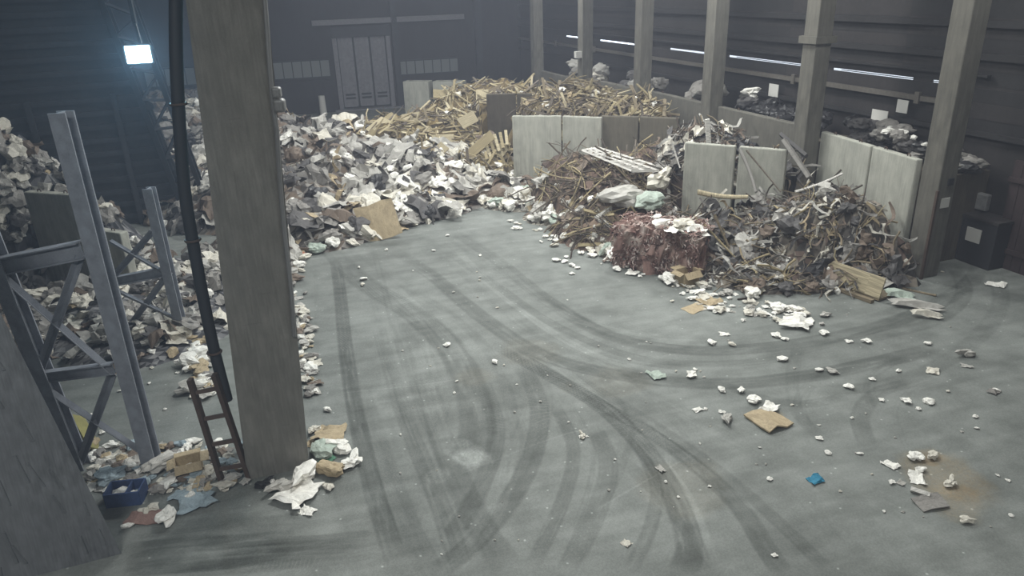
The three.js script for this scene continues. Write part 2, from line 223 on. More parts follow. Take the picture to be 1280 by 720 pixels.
  add('pilaster', loc(594, 60)[0], loc(602, 60)[0], 0, 10, M.leftWall, 0.3, 0.15);
  const post = onGround(404, 141); const b = tag(mesh('bollard', metricUV(new THREE.CylinderGeometry(0.16, 0.18, 1.0, 12).translate(0, 0.5, 0)), M.plate), 'short pale bollard in front of the back wall beside the big door', 'bollard'); b.position.copy(onPlane(404, 138, V(B0.x, 0, B0.z + 1.2), V(D.z, 0, -D.x))); b.position.y = 0;
}
struct('wall_left', boxGeo(0.3, 10, 50, -21, 5, -21), M.leftWall);
struct('wall_front', boxGeo(44, 10, 0.3, -1, 5, 3.6), M.leftWall);
struct('ceiling', boxGeo(46, 0.3, 52, -1, 10.15, -21), M.ceiling);
{ const g = boxGeo(120, 0.2, 120, 74, -0.35, -30); const o = struct('ground', g, M.outside); }

// ---------------------------------------------------------------- lamps under the ceiling
BAYS_AND_FILLS.forEach(([x, z, k], i) => {
  const g = thing('high_bay_or_fill_light', 'wide flat white lamp below the hall ceiling', 'lamp', 'ceiling lamps of the hall', V(x, LAMP_Y, z));
  mesh('housing', boxGeo(2.5, 0.12, 1.3, 0, 0.1, 0), M.lampHousing, g);
  mesh('diffuser', boxGeo(2.4, 0.03, 1.2, 0, 0.025, 0), mat('#ffffff', { emissive: BAY_COLOR, emissiveIntensity: 3 }), g);
  for (const sx of [-1, 1]) mesh('hanger', boxGeo(0.03, 0.6, 0.03, sx * 1.1, 0.42, 0), M.lampHousing, g);
  const l = new THREE.RectAreaLight(BAY_COLOR, BAY_POWER * k, 2.4, 1.2); l.rotation.x = -Math.PI / 2; l.position.set(0, -0.02, 0); g.add(l);
});

// ---------------------------------------------------------------- push-wall panels
function pushPanel(a, b, h, m, label, gap = 0.04, t = 0.16, name = 'concrete_push_panel') { // an upright slab with a foot, from plan point a to b
  const d = b.clone().sub(a).setY(0), l = d.length(), g = thing(name, label, 'concrete panel', undefined, a.clone().setY(0)); g.rotation.y = Math.atan2(-d.z, d.x);
  const up = new RoundedBoxGeometry(l - gap, h, t, 1, 0.025); up.translate(l / 2, h / 2, -t / 2); mesh('slab', metricUV(up), m, g);
  mesh('foot', metricUV(new RoundedBoxGeometry(l - gap, 0.14, 0.8, 1, 0.02).translate(l / 2, 0.07, -0.55)), m, g);
  for (const x of [0.25, 0.75]) mesh('lifting_eye', metricUV(new THREE.TorusGeometry(0.045, 0.012, 6, 10).translate(l * x, h + 0.01, -t / 2)), M.rust, g);
  return g; }
const P = (px, py, h) => onGround(px, py, h);
{
  const h = 2.2, q = [P(639, 145, h), P(702, 145, h), P(752, 147, h), P(801, 148, h), P(852, 150, h)];
  pushPanel(q[0], q[1], h, M.panel, 'wide pale grey concrete panel, free end of the wall beside the timber heap');
  pushPanel(q[1], q[2], h, M.panel, 'narrow pale grey concrete panel next to the dark panels');
  const s = V(0, 0, -0.3); pushPanel(q[2].clone().add(s), q[3].clone().add(s), h, M.panelDark, 'dark concrete panel set back beside the pale narrow one');  // right pair has a darker concrete tone than the left
  pushPanel(q[3].clone().add(s), q[4].clone().add(s), h, M.panelDark, 'dark concrete panel half buried in branches');
  const e = [P(855, 178, h), P(920, 183, h), P(923, 183, h), P(985, 188, h)];
  pushPanel(e[0], e[1], h, M.panel, 'pale grey concrete panel below the white upright post');
  pushPanel(e[2], e[3], h, M.panel, 'pale grey concrete panel with poles leaning across its face');
  const r = [P(1026, 164, 2.4), P(1089, 183, 2.4), P(1090, 183, 2.4), P(1147, 200, 2.4)];
  pushPanel(r[0], r[1], 2.4, M.panel, 'tall grey concrete panel of the right wall beside the bare column');
  pushPanel(r[2], r[3], 2.4, M.panel, 'tall grey concrete panel of the right wall next to the column with the sign');
  const d = [P(607, 118, h), P(645, 117, h), P(684, 117, h)];
  pushPanel(d[0], d[1], h, M.panelBrown, 'brown stained concrete panel rising out of the pale timber heap');
  pushPanel(d[1], d[2], h, M.panelBrown, 'brown stained concrete panel mostly buried in timber');
  const k = [P(503, 102, 1.9), P(535, 102, 1.9), P(540, 102, 1.9), P(578, 102, 1.9)];
  pushPanel(k[0], k[1], 1.9, M.panel, 'square grey concrete block by the back door', 0.02, 0.6, 'concrete_block');
  pushPanel(k[2], k[3], 1.9, M.panel, 'square grey concrete block partly behind the timber heap', 0.02, 0.6, 'concrete_block');
  // low walls between the columns
  [[18.6, 21.8, 'the one behind the white post heap'], [22.4, 25.7, 'the one behind the end of the timber heap'], [26.3, 30, 'the one below the far refuse bags'], [30.6, 34.8, 'the farthest, near the hall corner']].forEach(([z0, z1, w], i) =>
    pushPanel(colLine(z1), colLine(z0), [2.5, 2.5, 2.45, 2.3][i], M.column, `low dusty concrete wall between two columns, ${w}`, 0.02, 0.2, 'concrete_spandrel'));
}

// ---------------------------------------------------------------- near pillar, pipe, ladder, buttress
{
  const a = V(-3.61, 0, -8.17), dir = V(0.95, 0, -0.31).normalize(), back = V(-0.31, 0, -0.95).normalize(), w = 0.8, d = 0.8, top = 10, sh = y => V(0.062 * y, 0, 0);
  const ring = y => [a.clone(), a.clone().addScaledVector(dir, w), a.clone().addScaledVector(dir, w).addScaledVector(back, d), a.clone().addScaledVector(back, d)].map(p => p.add(sh(y)).setY(y));
  const g = thing('concrete_pillar', 'massive rectangular concrete pillar with board marks standing in the foreground litter', 'pillar');
  mesh('shaft', prismGeo(ring(0), ring(top)), M.pillar, g);
  for (let i = 0; i < 16; i++) { const y = rr(0.3, 5.2), x = rr(0.05, w - 0.3), l = rr(0.1, 0.3), p = a.clone().addScaledVector(dir, x).add(sh(y)).addScaledVector(back, -0.001).setY(y), v = rnd() < 0.5; const e = p.clone().addScaledVector(dir, v ? 0 : l); if (v) { e.y += l; e.add(sh(l)); e.y = y + l; } mesh('form_ridge', beamGeo(p, e, 0.008, 0.008), M.pillar, g); }
  const edge = (px, py) => onPlane(px, py, a.clone().addScaledVector(dir, w), V(0.31, 0, 0.95));
  // conduit on the right edge
  const fe = y => a.clone().addScaledVector(dir, w - 0.04).add(sh(y)).addScaledVector(back, -0.04).setY(y), cp = [2.0, 2.6, 3.2, 4, 4.6, 4.8, 5.2, 6, 7, 9.9].map((y, i) => fe(y).addScaledVector(dir, i % 3 === 1 ? 0.015 : 0));
  const c = thing('cable_conduit', 'thin grey conduit with a junction bulge running down the pillar edge', 'conduit'); mesh('conduit_tube', new THREE.TubeGeometry(new THREE.CatmullRomCurve3(cp), 40, 0.028, 8), M.conduit, c);
  for (const [x, y, r] of [[0.02, 4.98, 0.06], [0.04, 4.84, 0.075]]) { const b = mesh('junction_box', new RoundedBoxGeometry(r * 1.7, r * 2, r * 1.6, 2, r * 0.5), M.conduit, c); b.position.copy(fe(y).addScaledVector(dir, x + 0.03).addScaledVector(back, -0.05)); }
  // black pipe on the left edge
  const le = (px, py) => onPlane(px, py, V(-3.75, 0, -8.3), V(0.31, 0, 0.95)), pp = [[220, -30], [220, 60], [224, 150], [231, 240], [246, 330], [266, 430], [284, 500]].map(([x, y]) => le(x, y));
  const pipe = thing('downpipe', 'long black pipe running down beside the big pillar', 'pipe'); mesh('pipe_run', new THREE.TubeGeometry(new THREE.CatmullRomCurve3(pp), 60, 0.07, 10), M.pipe, pipe);
  for (const y of [130, 300, 440]) { const cl = mesh('pipe_clip', new THREE.TorusGeometry(0.082, 0.016, 6, 14), M.rust, pipe); cl.position.copy(le([223, 241, 268][[130, 300, 440].indexOf(y)], y)); cl.rotation.x = Math.PI / 2; }
  // rusty ladder leaning on the pillar
  const lad = thing('steel_ladder', 'rusty steel ladder section leaning against the foot of the big pillar', 'ladder'), foot = [onGround(278, 604), onGround(312, 598)], topL = [le(242, 468).add(V(0, 0, 0.12)), le(272, 462).add(V(0, 0, 0.12))];
  for (let i = 0; i < 2; i++) mesh('ladder_rail', beamGeo(foot[i], topL[i], 0.055, 0.09), M.rust, lad);
  for (let k = 0; k < 4; k++) { const t = 0.14 + k * 0.245; mesh('rung', beamGeo(foot[0].clone().lerp(topL[0], t), foot[1].clone().lerp(topL[1], t), 0.05, 0.05), M.rust, lad); }
  // raked buttress in the near corner
  const bb = onGround(152, 692), lean = V(-0.16, 0, 0), br = y => [V(bb.x, 0, bb.z), V(bb.x - 0.85, 0, bb.z - 0.9), V(bb.x - 4.5, 0, bb.z - 0.9), V(bb.x - 4.2, 0, bb.z + 1.6)].map(p => p.addScaledVector(lean, y).setY(y));
  const bt = thing('concrete_buttress', 'dark rough concrete buttress raking up in the near corner', 'buttress'); const bys = [0, 1.0, 2.1, 3.3, 4.6, 6]; for (let i = 0; i < 5; i++) mesh('cast_lift', prismGeo(br(bys[i]), br(bys[i + 1])), M.buttress, bt);
  for (let i = 0; i < 60; i++) { const y = rr(0, 3.4), f = rr(0.02, 0.5), p = br(y)[0].clone().lerp(br(y)[3], f), l = rr(0.1, 0.5), e = br(y + l)[0].clone().lerp(br(y + l)[3], f + rr(-0.01, 0.01)); mesh('crust', beamGeo(p, e, rr(0.02, 0.06), 0.02), M.buttress, bt); }
}

// ---------------------------------------------------------------- steel trestles and the dark conveyor house behind them
function trestle(label, z, legs, rungs, braces, w, turn) { const g = thing('steel_trestle', label, 'trestle', 'steel trestles beside the pillar'); const at = ([x, y]) => depthPoint(x, y, z);
  for (const [a, b, k = 1] of legs) { mesh('upright', channelGeo(at(b), at(a), w * k, w * k, 0.02), M.trestle, g); }
  for (const [a, b, k = 1] of rungs) mesh('crossbeam', channelGeo(at(a), at(b), w * 0.7 * k, w * k, 0.018), M.trestle, g);
  for (const [a, b] of braces) mesh('brace', angleGeo(at(a), at(b), w * 0.42), M.trestle, g); return g; }
trestle('tall dark steel trestle with crossed braces between the buttress and the pillar', 8.6, [[[76, 140], [191, 582]], [[-34, 250], [103, 590]]], [[[-18, 336], [103, 312], 1.1], [[45, 472], [142, 460], 0.75]], [[[0, 342], [142, 466]], [[100, 320], [50, 462]], [[46, 478], [186, 570]], [[140, 468], [100, 578]]], 0.2);
trestle('slimmer steel trestle standing in litter behind the tall one', 12.6, [[[108, 250], [152, 428]], [[186, 235], [224, 398], 0.9]], [[[132, 354], [212, 338], 0.9]], [[[138, 300], [206, 340]], [[190, 290], [138, 350]], [[142, 360], [222, 398]], [[208, 345], [150, 424]]], 0.19);
{
  const p0 = V(-8.2, 0, -21.6), nn = V(0.42, 0, 0.9).normalize(), poly = [[250, 372], [250, 300], [190, 135], [158, 82], [130, 20], [110, -60], [-60, -60], [-60, 372]].map(([x, y]) => onPlane(x, y, p0, nn));
  const dx = V(nn.z, 0, -nn.x), s = new THREE.Shape(); poly.forEach((p, i) => { const u = p.clone().sub(p0).dot(dx), v = Math.max(0, p.y); i ? s.lineTo(u, v) : s.moveTo(u, v); }); s.closePath();
  const g = thing('conveyor_house', 'dark ribbed steel conveyor housing with a raked end behind the trestles', 'conveyor', undefined, p0); g.rotation.y = Math.atan2(-dx.z, dx.x);
  const geo = new THREE.ExtrudeGeometry(s, { depth: 1.2, bevelEnabled: false }); geo.translate(0, 0, -1.2); mesh('casing', metricUV(geo), M.slatBack, g);
  const uv = poly.map(p => [p.clone().sub(p0).dot(dx), p.y]), right = y => { for (let i = 0; i < 5; i++) if (y >= uv[i][1] && y <= uv[i + 1][1]) { const t = (y - uv[i][1]) / (uv[i + 1][1] - uv[i][1]); return uv[i][0] + t * (uv[i + 1][0] - uv[i][0]); } return uv[5][0]; };
  for (let y = 0.25, i = 0; y < 6.5; y += 0.36, i++) { const x1 = right(y) - 0.06, x0 = uv[6][0]; mesh('rib', boxGeo(x1 - x0, 0.13, 0.1, (x0 + x1) / 2, y, 0.05), M.slat, g); }
  for (const x of [-7, -4.6, -2.6]) mesh('stiffener', boxGeo(0.14, 3.6, 0.14, x, 1.8, 0.12), M.slat, g);
  // conveyor truss along the raked end
  const t = thing('conveyor_truss', 'inclined steel lattice truss along the raked end of the conveyor housing', 'truss'); const Q = (x, y, o = 0) => onPlane(x, y, p0.clone().addScaledVector(nn, 0.5 + o), nn);
  const A = [Q(112, -40), Q(246, 300)], B = [Q(150, -40), Q(262, 262)]; mesh('chord', channelGeo(A[0], A[1], 0.16, 0.2), M.slat, t); mesh('chord', channelGeo(B[0], B[1], 0.14, 0.18), M.slat, t);
  for (let i = 0; i < 9; i++) { const a = A[0].clone().lerp(A[1], i / 9), b = B[0].clone().lerp(B[1], (i + 0.6) / 9); mesh('lattice_bar', beamGeo(a, b, 0.06), M.slat, t); mesh('lattice_bar', beamGeo(b, A[0].clone().lerp(A[1], (i + 1) / 9), 0.06), M.slat, t); }
  for (const [x, y] of [[160, 60], [188, 132]]) mesh('bearing', new THREE.CylinderGeometry(0.12, 0.12, 0.16, 12).rotateX(Math.PI / 2).translate(...Q(x, y, 0.1).toArray()), M.darkMachine, t);
  const leg = thing('conveyor_support', 'steel leg carrying the lower end of the conveyor truss', 'post'); mesh('post', channelGeo(Q(232, 366).setY(0), Q(226, 250), 0.16, 0.16), M.trestle, leg); mesh('foot_plate', boxGeo(0.36, 0.04, 0.36).translate(...Q(232, 366).setY(0.02).toArray()), M.trestle, leg);
}
{ // floodlight that faces the camera
  const p = depthPoint(173, 68, 14.5), g = thing('floodlight', 'glaring blue-white floodlight fixed high beside the conveyor housing', 'lamp', undefined, p); const to = V(0, 5.6, 0).sub(p).normalize();
  const head = new THREE.Group(); const q = new THREE.Quaternion().setFromUnitVectors(V(0, 0, 1), to);
  const hs = mesh('lamp_housing', new RoundedBoxGeometry(0.5, 0.38, 0.14, 2, 0.03).translate(0, 0, -0.09), M.lampHousing, g); hs.quaternion.copy(q);
  const lens = mesh('lamp_lens', new RoundedBoxGeometry(0.42, 0.3, 0.03, 2, 0.012), mat('#ffffff', { emissive: FLOOD_COLOR, emissiveIntensity: 40 }), g); lens.quaternion.copy(q);
  mesh('bracket', beamGeo(V(0, 0.1, -0.2), V(-0.5, 0.5, -1.2), 0.05), M.lampHousing, g);
  mesh('mast', beamGeo(V(-0.5, 0.5, -1.2), V(-0.5, 9.97 - p.y, -1.2), 0.07), M.lampHousing, g);
  const l = new THREE.SpotLight(FLOOD_COLOR, 480, 0, 0.32, 0.8, 2); l.position.copy(to.clone().multiplyScalar(0.05)); l.target.position.copy(to.clone().multiplyScalar(4)); l.shadow.radius = 6; l.castShadow = true; g.add(l); g.add(l.target);
}
{ // objects of the dark side bay on the right
  const q = (px, py) => onPlane(px, py, outLine(17).addScaledVector(N, 0.35), N), box = (n, px, py, w, h, d, m, label, cat) => { const o = tag(mesh(n, metricUV(new RoundedBoxGeometry(d, h, w, 1, 0.02).translate(0, h / 2, 0)), m), label, cat); const p = q(px, py); o.position.set(p.x, Math.max(0, p.y), p.z); o.rotation.y = turnU; return o; };
  const c = thing('control_cabinet', 'dark cabinet with a pale square plate in the side bay', 'cabinet', undefined, q(1212, 300).setY(0)); c.rotation.y = turnU;
  mesh('body', metricUV(new RoundedBoxGeometry(0.5, 1.0, 1.5, 1, 0.02).translate(0, 0.5, 0)), M.darkMachine, c); mesh('plate', boxGeo(0.02, 0.3, 0.34, -0.262, 0.66, 0.26), M.plate, c); mesh('handle', boxGeo(0.04, 0.2, 0.05, -0.27, 0.42, -0.22), M.conduit, c); mesh('lid', boxGeo(0.56, 0.06, 1.56, 0, 1.03, 0), M.cladding, c); mesh('panel_seam', boxGeo(0.02, 0.9, 0.03, -0.255, 0.5, -0.05), M.slat, c);
  const r = thing('hose_reel', 'grey hose reel lying at the end of the dark cabinet', 'hose reel', undefined, q(1188, 280).setY(0.36)); for (const k of [0.2, 0.28, 0.34]) { const t = mesh('hose_coil', new THREE.TorusGeometry(k, 0.045, 8, 18), M.conduit, r); t.rotation.y = turnU + 1.57; }
  mesh('reel_stand', boxGeo(0.12, 0.36, 0.3, 0, -0.18, 0), M.darkMachine, r);
  for (const [px, py, w, h, l] of [[1228, 252, 0.3, 0.36, 'upright grey meter box on the dark wall of the side bay'], [1213, 250, 0.18, 0.18, 'small round-cornered grey box on the dark wall of the side bay']]) { const o = tag(mesh('meter_box', metricUV(new RoundedBoxGeometry(0.14, h, w, 2, 0.03)), M.conduit), l, 'meter box'); o.position.copy(onPlane(px, py, outLine(17).addScaledVector(N, 0.24), N)); o.rotation.y = turnU; }
  const d = thing('side_gate', 'dark red-brown steel gate in the side bay wall', 'gate', undefined, q(1238, 306).setY(0)); d.rotation.y = turnU; for (let i = 0; i < 5; i++) mesh('gate_board', boxGeo(0.06, 2.3, 0.2, 0.2, 1.15, 0.1 + i * 0.21), M.redBrown, d); for (const y of [0.4, 1.9]) mesh('gate_rail', boxGeo(0.05, 0.1, 1.1, 0.15, y, 0.52), M.redBrown, d);
}
// ---------------------------------------------------------------- litter: shapes
const flat = g => { if (g.index) g = g.toNonIndexed(); g.computeVertexNormals(); return g; };
function lumpGeo(detail, s, rough, flatten = 1, crease = 0.9) { let g = new THREE.IcosahedronGeometry(0.5, detail); const p = g.attributes.position, v = V(0, 0, 0);
  for (let i = 0; i < p.count; i++) { v.fromBufferAttribute(p, i); const k = 1 + rough * ((vn3(v.x * 3 + 9, v.y * 3 + 9, v.z * 3 + 9, s) - 0.5) * 1.4 + (Math.abs(vn3(v.x * 6 + 9, v.y * 6 + 9, v.z * 6 + 9, s + 5) - 0.5) - 0.25) * crease); p.setXYZ(i, v.x * k, v.y * k * flatten, v.z * k); }
  g.computeVertexNormals(); g.computeBoundingBox(); g.translate(0, -g.boundingBox.min.y, 0); return g; }
function sheetGeo(nx, nz, s, bend, ragged, th = 0.02) { const top = [], W2 = nx + 1; const pos = [], uv = [], idx = [];
  for (const side of [1, 0]) for (let j = 0; j <= nz; j++) for (let i = 0; i <= nx; i++) { let u = i / nx - 0.5, v = j / nz - 0.5; const e = Math.max(Math.abs(u), Math.abs(v)) > 0.49 ? 1 : 0; const r = (hash2(i, j, s) - 0.5) * ragged * (e ? 1 : 0.5), r2 = (hash2(i, j, s + 7) - 0.5) * ragged * (e ? 1 : 0.5);
    const y = bend * ((vnoise(u * 3 + s, v * 3, s + 2) - 0.5) * 2 + Math.sin(u * 5 + s) * 0.35 + (hash2(i, j, s + 3) - 0.5) * 0.35); pos.push(u + r, y + side * th, v + r2); uv.push(u + 0.5, v + 0.5); }
  const off = W2 * (nz + 1), q = (a, b, c, d) => idx.push(a, b, c, a, c, d); for (let j = 0; j < nz; j++) for (let i = 0; i < nx; i++) { const a = j * W2 + i; q(a, a + W2, a + W2 + 1, a + 1); q(off + a, off + a + 1, off + a + W2 + 1, off + a + W2); }
  for (let i = 0; i < nx; i++) { q(i + 1, off + i + 1, off + i, i); const b = nz * W2 + i; q(b, off + b, off + b + 1, b + 1); } for (let j = 0; j < nz; j++) { const a = j * W2; q(a, off + a, off + a + W2, a + W2); const b = a + nx; q(b + W2, off + b + W2, off + b, b); }
  let g = new THREE.BufferGeometry(); g.setAttribute('position', new THREE.Float32BufferAttribute(pos, 3)); g.setAttribute('uv', new THREE.Float32BufferAttribute(uv, 2)); g.setIndex(idx); g = flat(g); g.computeBoundingBox(); g.translate(0, -g.boundingBox.min.y, 0); return g; }
function plankGeo(s, w = 0.1, t = 0.03) { const g = new THREE.BoxGeometry(1, t, w, 2, 1, 1), p = g.attributes.position; for (let i = 0; i < p.count; i++) { const x = p.getX(i), e = Math.abs(x) > 0.4 ? (hash2(Math.round(p.getZ(i) * 100), Math.round(x * 10), s) - 0.5) * 0.08 : 0; p.setX(i, x + e); p.setY(i, p.getY(i) + (0.25 - x * x) * 0.03 * (hash2(1, 2, s) - 0.3) + t / 2); } return flat(g); }
function branchGeo(s, r, forks) { const geos = [], rs = k => hash2(k, 3, s), tube = (pts, r0) => { const c = new THREE.CatmullRomCurve3(pts), g = new THREE.TubeGeometry(c, 6, r0, 5), p = g.attributes.position; for (let i = 0; i < p.count; i++) { const k = Math.floor(i / 6) / 6, q = c.getPoint(k), f = 1 - 0.65 * k; p.setXYZ(i, q.x + (p.getX(i) - q.x) * f, q.y + (p.getY(i) - q.y) * f, q.z + (p.getZ(i) - q.z) * f); } geos.push(g); return c; };
  const c = tube([0, 1, 2, 3, 4].map(k => V(-0.5 + k / 4, (rs(k) - 0.4) * 0.14, (rs(k + 9) - 0.5) * 0.16)), r); for (let f = 0; f < forks; f++) { const a = c.getPoint(0.3 + 0.5 * rs(f + 20)); tube([a, a.clone().add(V(0.14, 0.1 * rs(f + 30), (rs(f + 40) - 0.5) * 0.3)), a.clone().add(V(0.3, 0.22 * rs(f + 30), (rs(f + 40) - 0.5) * 0.55))], r * 0.55); }
  const g = mergeGeometries(geos); g.computeVertexNormals(); g.computeBoundingBox(); g.translate(0, -g.boundingBox.min.y, 0); return g; }
function ribbonGeo(s, w, curl) { const pts = [], rs = k => hash2(k, 5, s); for (let k = 0; k <= 6; k++) pts.push(V(-0.5 + k / 6, (rs(k) - 0.3) * 0.3 * curl, (rs(k + 11) - 0.5) * 0.35 * curl)); const c = new THREE.CatmullRomCurve3(pts), n = 12, pos = [], uv = [], idx = [];
  for (let i = 0; i <= n; i++) { const p = c.getPoint(i / n), a = rs(20) * 3 + i * 0.25 * curl, h = w * (0.7 + 0.6 * rs(i + 50)), d = V(0, Math.sin(a), Math.cos(a)), e = V(0, Math.cos(a), -Math.sin(a)); for (const [k, m] of [[-1, -1], [1, -1], [1, 1], [-1, 1]]) { const q = p.clone().addScaledVector(d, h * k).addScaledVector(e, 0.008 * m); pos.push(q.x, q.y, q.z); uv.push(i / n, k * 0.5 + 0.5); } }
  for (let i = 0; i < n; i++) for (let k = 0; k < 4; k++) { const a = i * 4 + k, b = i * 4 + (k + 1) % 4; idx.push(a, b, b + 4, a, b + 4, a + 4); } idx.push(0, 3, 2, 0, 2, 1, n * 4, n * 4 + 1, n * 4 + 2, n * 4, n * 4 + 2, n * 4 + 3);
  let g = new THREE.BufferGeometry(); g.setAttribute('position', new THREE.Float32BufferAttribute(pos, 3)); g.setAttribute('uv', new THREE.Float32BufferAttribute(uv, 2)); g.setIndex(idx); g = flat(g); g.computeBoundingBox(); g.translate(0, -g.boundingBox.min.y, 0); return g; }
function cartonGeo(s) { const t = 0.03, parts = [boxGeo(1, t, 0.7, 0, t / 2, 0), boxGeo(1, 0.6, t, 0, 0.3, 0.335), boxGeo(1, 0.6, t, 0, 0.3, -0.335), boxGeo(t, 0.6, 0.64, 0.485, 0.3, 0), boxGeo(t, 0.6, 0.64, -0.485, 0.3, 0)];
  const flap = (w, d, x, z, ry, a) => { const g = new THREE.BoxGeometry(w, t * 0.7, d); g.translate(0, 0, d / 2); g.rotateX(a); g.rotateY(ry); g.translate(x, 0.6, z); return metricUV(g); }; parts.push(flap(1, 0.33, 0, 0.34, 0, 0.5 + 0.6 * hash2(s, 1, 1)), flap(1, 0.33, 0, -0.34, Math.PI, -0.4 + hash2(s, 2, 1)), flap(0.66, 0.3, 0.49, 0, Math.PI / 2, 0.7 * hash2(s, 3, 1)), flap(0.66, 0.3, -0.49, 0, -Math.PI / 2, 0.3)); return mergeGeometries(parts); }
const SH = {
  lump: [0, 1, 2, 3, 4, 5].map(s => lumpGeo(1, s * 13 + 1, 0.9, 0.6)).map(flat), wad: [0, 1, 2, 3].map(s => lumpGeo(2, s * 19 + 5, 1.0, 0.62, 1.3)).map(flat), sack: [0, 1, 2, 3].map(s => lumpGeo(3, s * 29 + 3, 0.55, 0.7, 1.2)),
  sheet: [0, 1, 2, 3, 4, 5].map(s => sheetGeo(5, 4, s * 11 + 2, 0.16, 0.22)), film: [0, 1, 2, 3].map(s => sheetGeo(7, 5, s * 17 + 4, 0.26, 0.2, 0.012)), card: [0, 1, 2, 3].map(s => sheetGeo(3, 3, s * 7 + 1, 0.04, 0.1, 0.015)),
  plank: [0, 1, 2, 3].map(s => plankGeo(s * 5 + 1, 0.09, 0.03)), board: [0, 1, 2].map(s => plankGeo(s * 7 + 3, 0.35, 0.03)), branch: [0, 1, 2, 3, 4, 5].map(s => branchGeo(s * 3 + 2, 0.022, s % 3)), ribbon: [0, 1, 2, 3, 4, 5].map(s => ribbonGeo(s * 5 + 3, 0.05, 1)), carton: [0, 1, 2].map(cartonGeo),
};
// ---------------------------------------------------------------- heaps
const lobeH = (lobes, x, z) => { let h = 0; for (const [cx, cz, rx, rz, H, sh = 1.3] of lobes) { const d = ((x - cx) / rx) ** 2 + ((z + cz) / rz) ** 2; if (d < 1) h = Math.max(h, H * Math.pow(1 - d, sh / 1.6) * (1 - 0.25 * (1 - d))); } return h; };
const BLOCK = []; // plan lines the heaps must not cross: [x0, z0, x1, z1, keepSide]
function heap(o) { // a mound of packed fine waste; bigger pieces are laid on it afterwards
  const { lobes, name, label, category, colors, cell = 0.15, bump = 0.3 } = o; let x0 = 1e9, x1 = -1e9, z0 = 1e9, z1 = -1e9; for (const [cx, cz, rx, rz] of lobes) { x0 = Math.min(x0, cx - rx); x1 = Math.max(x1, cx + rx); z0 = Math.min(z0, cz - rz); z1 = Math.max(z1, cz + rz); }
  const sd = o.seed ?? 1, H = (x, z) => { const h = lobeH(lobes, x, z); if (h <= 0.001) return 0; if (o.cut && !o.cut(x, z)) return 0; const b = (fbm(x * 1.5, z * 1.5, 3, sd) - 0.5) * bump * 2.2 + (Math.abs(vnoise(x * 4.5, z * 4.5, sd + 9) - 0.5) - 0.2) * bump * 0.9; return Math.max(0, h + b * smooth(0, 0.7, h)); };
  const nx = Math.ceil((x1 - x0) / cell), nz = Math.ceil((z1 - z0) / cell), hs = new Float32Array((nx + 1) * (nz + 1)), pos = [], col = [], ids = new Map(), cols = colors.map(c => new THREE.Color(c));
  for (let j = 0; j <= nz; j++) for (let i = 0; i <= nx; i++) hs[j * (nx + 1) + i] = H(x0 + i * cell, -(z0 + j * cell));
  const vert = (i, j) => { const x = x0 + i * cell, z = -(z0 + j * cell), h = hs[j * (nx + 1) + i], jx = h > 0 ? (hash2(i, j, sd) - 0.5) * cell * 0.7 : 0, jz = h > 0 ? (hash2(j, i, sd) - 0.5) * cell * 0.7 : 0; return [x + jx, h > 0 ? h + 0.004 : -0.01, z + jz]; };
  for (let j = 0; j < nz; j++) for (let i = 0; i < nx; i++) { const a = [i, j], b = [i + 1, j], c = [i + 1, j + 1], d = [i, j + 1]; if (![a, b, c, d].some(([p, q]) => hs[q * (nx + 1) + p] > 0)) continue;
    for (const t of [[a, b, c], [a, c, d]]) { const k = cols[Math.floor(clamp(vnoise(i * 0.55 + (t[1] === c ? 0.3 : 0), j * 0.55, sd + 33) * 1.3 - 0.15 + (hash2(i, j, sd + (t[1] === c ? 1 : 0)) - 0.5) * 0.5, 0, 0.999) * cols.length)]; for (const [p, q] of t) { pos.push(...vert(p, q)); col.push(k.r, k.g, k.b); } } }
  const g = new THREE.BufferGeometry(); g.setAttribute('position', new THREE.Float32BufferAttribute(pos, 3)); g.setAttribute('color', new THREE.Float32BufferAttribute(col, 3)); g.computeVertexNormals(); metricUV(g, 1.5);
  const m = mesh(name, g, mat('#ffffff', { vertexColors: true, map: grimeTex, roughness: 0.9 })); m.userData = { kind: 'stuff', label, category };
  return { H, x0, x1, z0, z1, lobes, area: o }; }
const normalAt = (H, x, z) => { const e = 0.25, n = V(-(H(x + e, z) - H(x - e, z)) / (2 * e), 1, -(H(x, z + e) - H(x, z - e)) / (2 * e)); return n.normalize(); };
const UP = V(0, 1, 0);
const queue = [];
function lay(name, geo, m, p, size, n, spin, tilt, label, category, group) { const o = shade(new THREE.Mesh(geo, m)); queue.push([name, o]); o.position.copy(p); const q = new THREE.Quaternion().setFromUnitVectors(UP, n.clone().add(V(rr(-1, 1) * tilt, 0, rr(-1, 1) * tilt)).normalize()); o.quaternion.copy(q).multiply(new THREE.Quaternion().setFromAxisAngle(UP, spin)); if (size.isVector3) o.scale.copy(size); else o.scale.setScalar(size); return tag(o, label, category, group); }
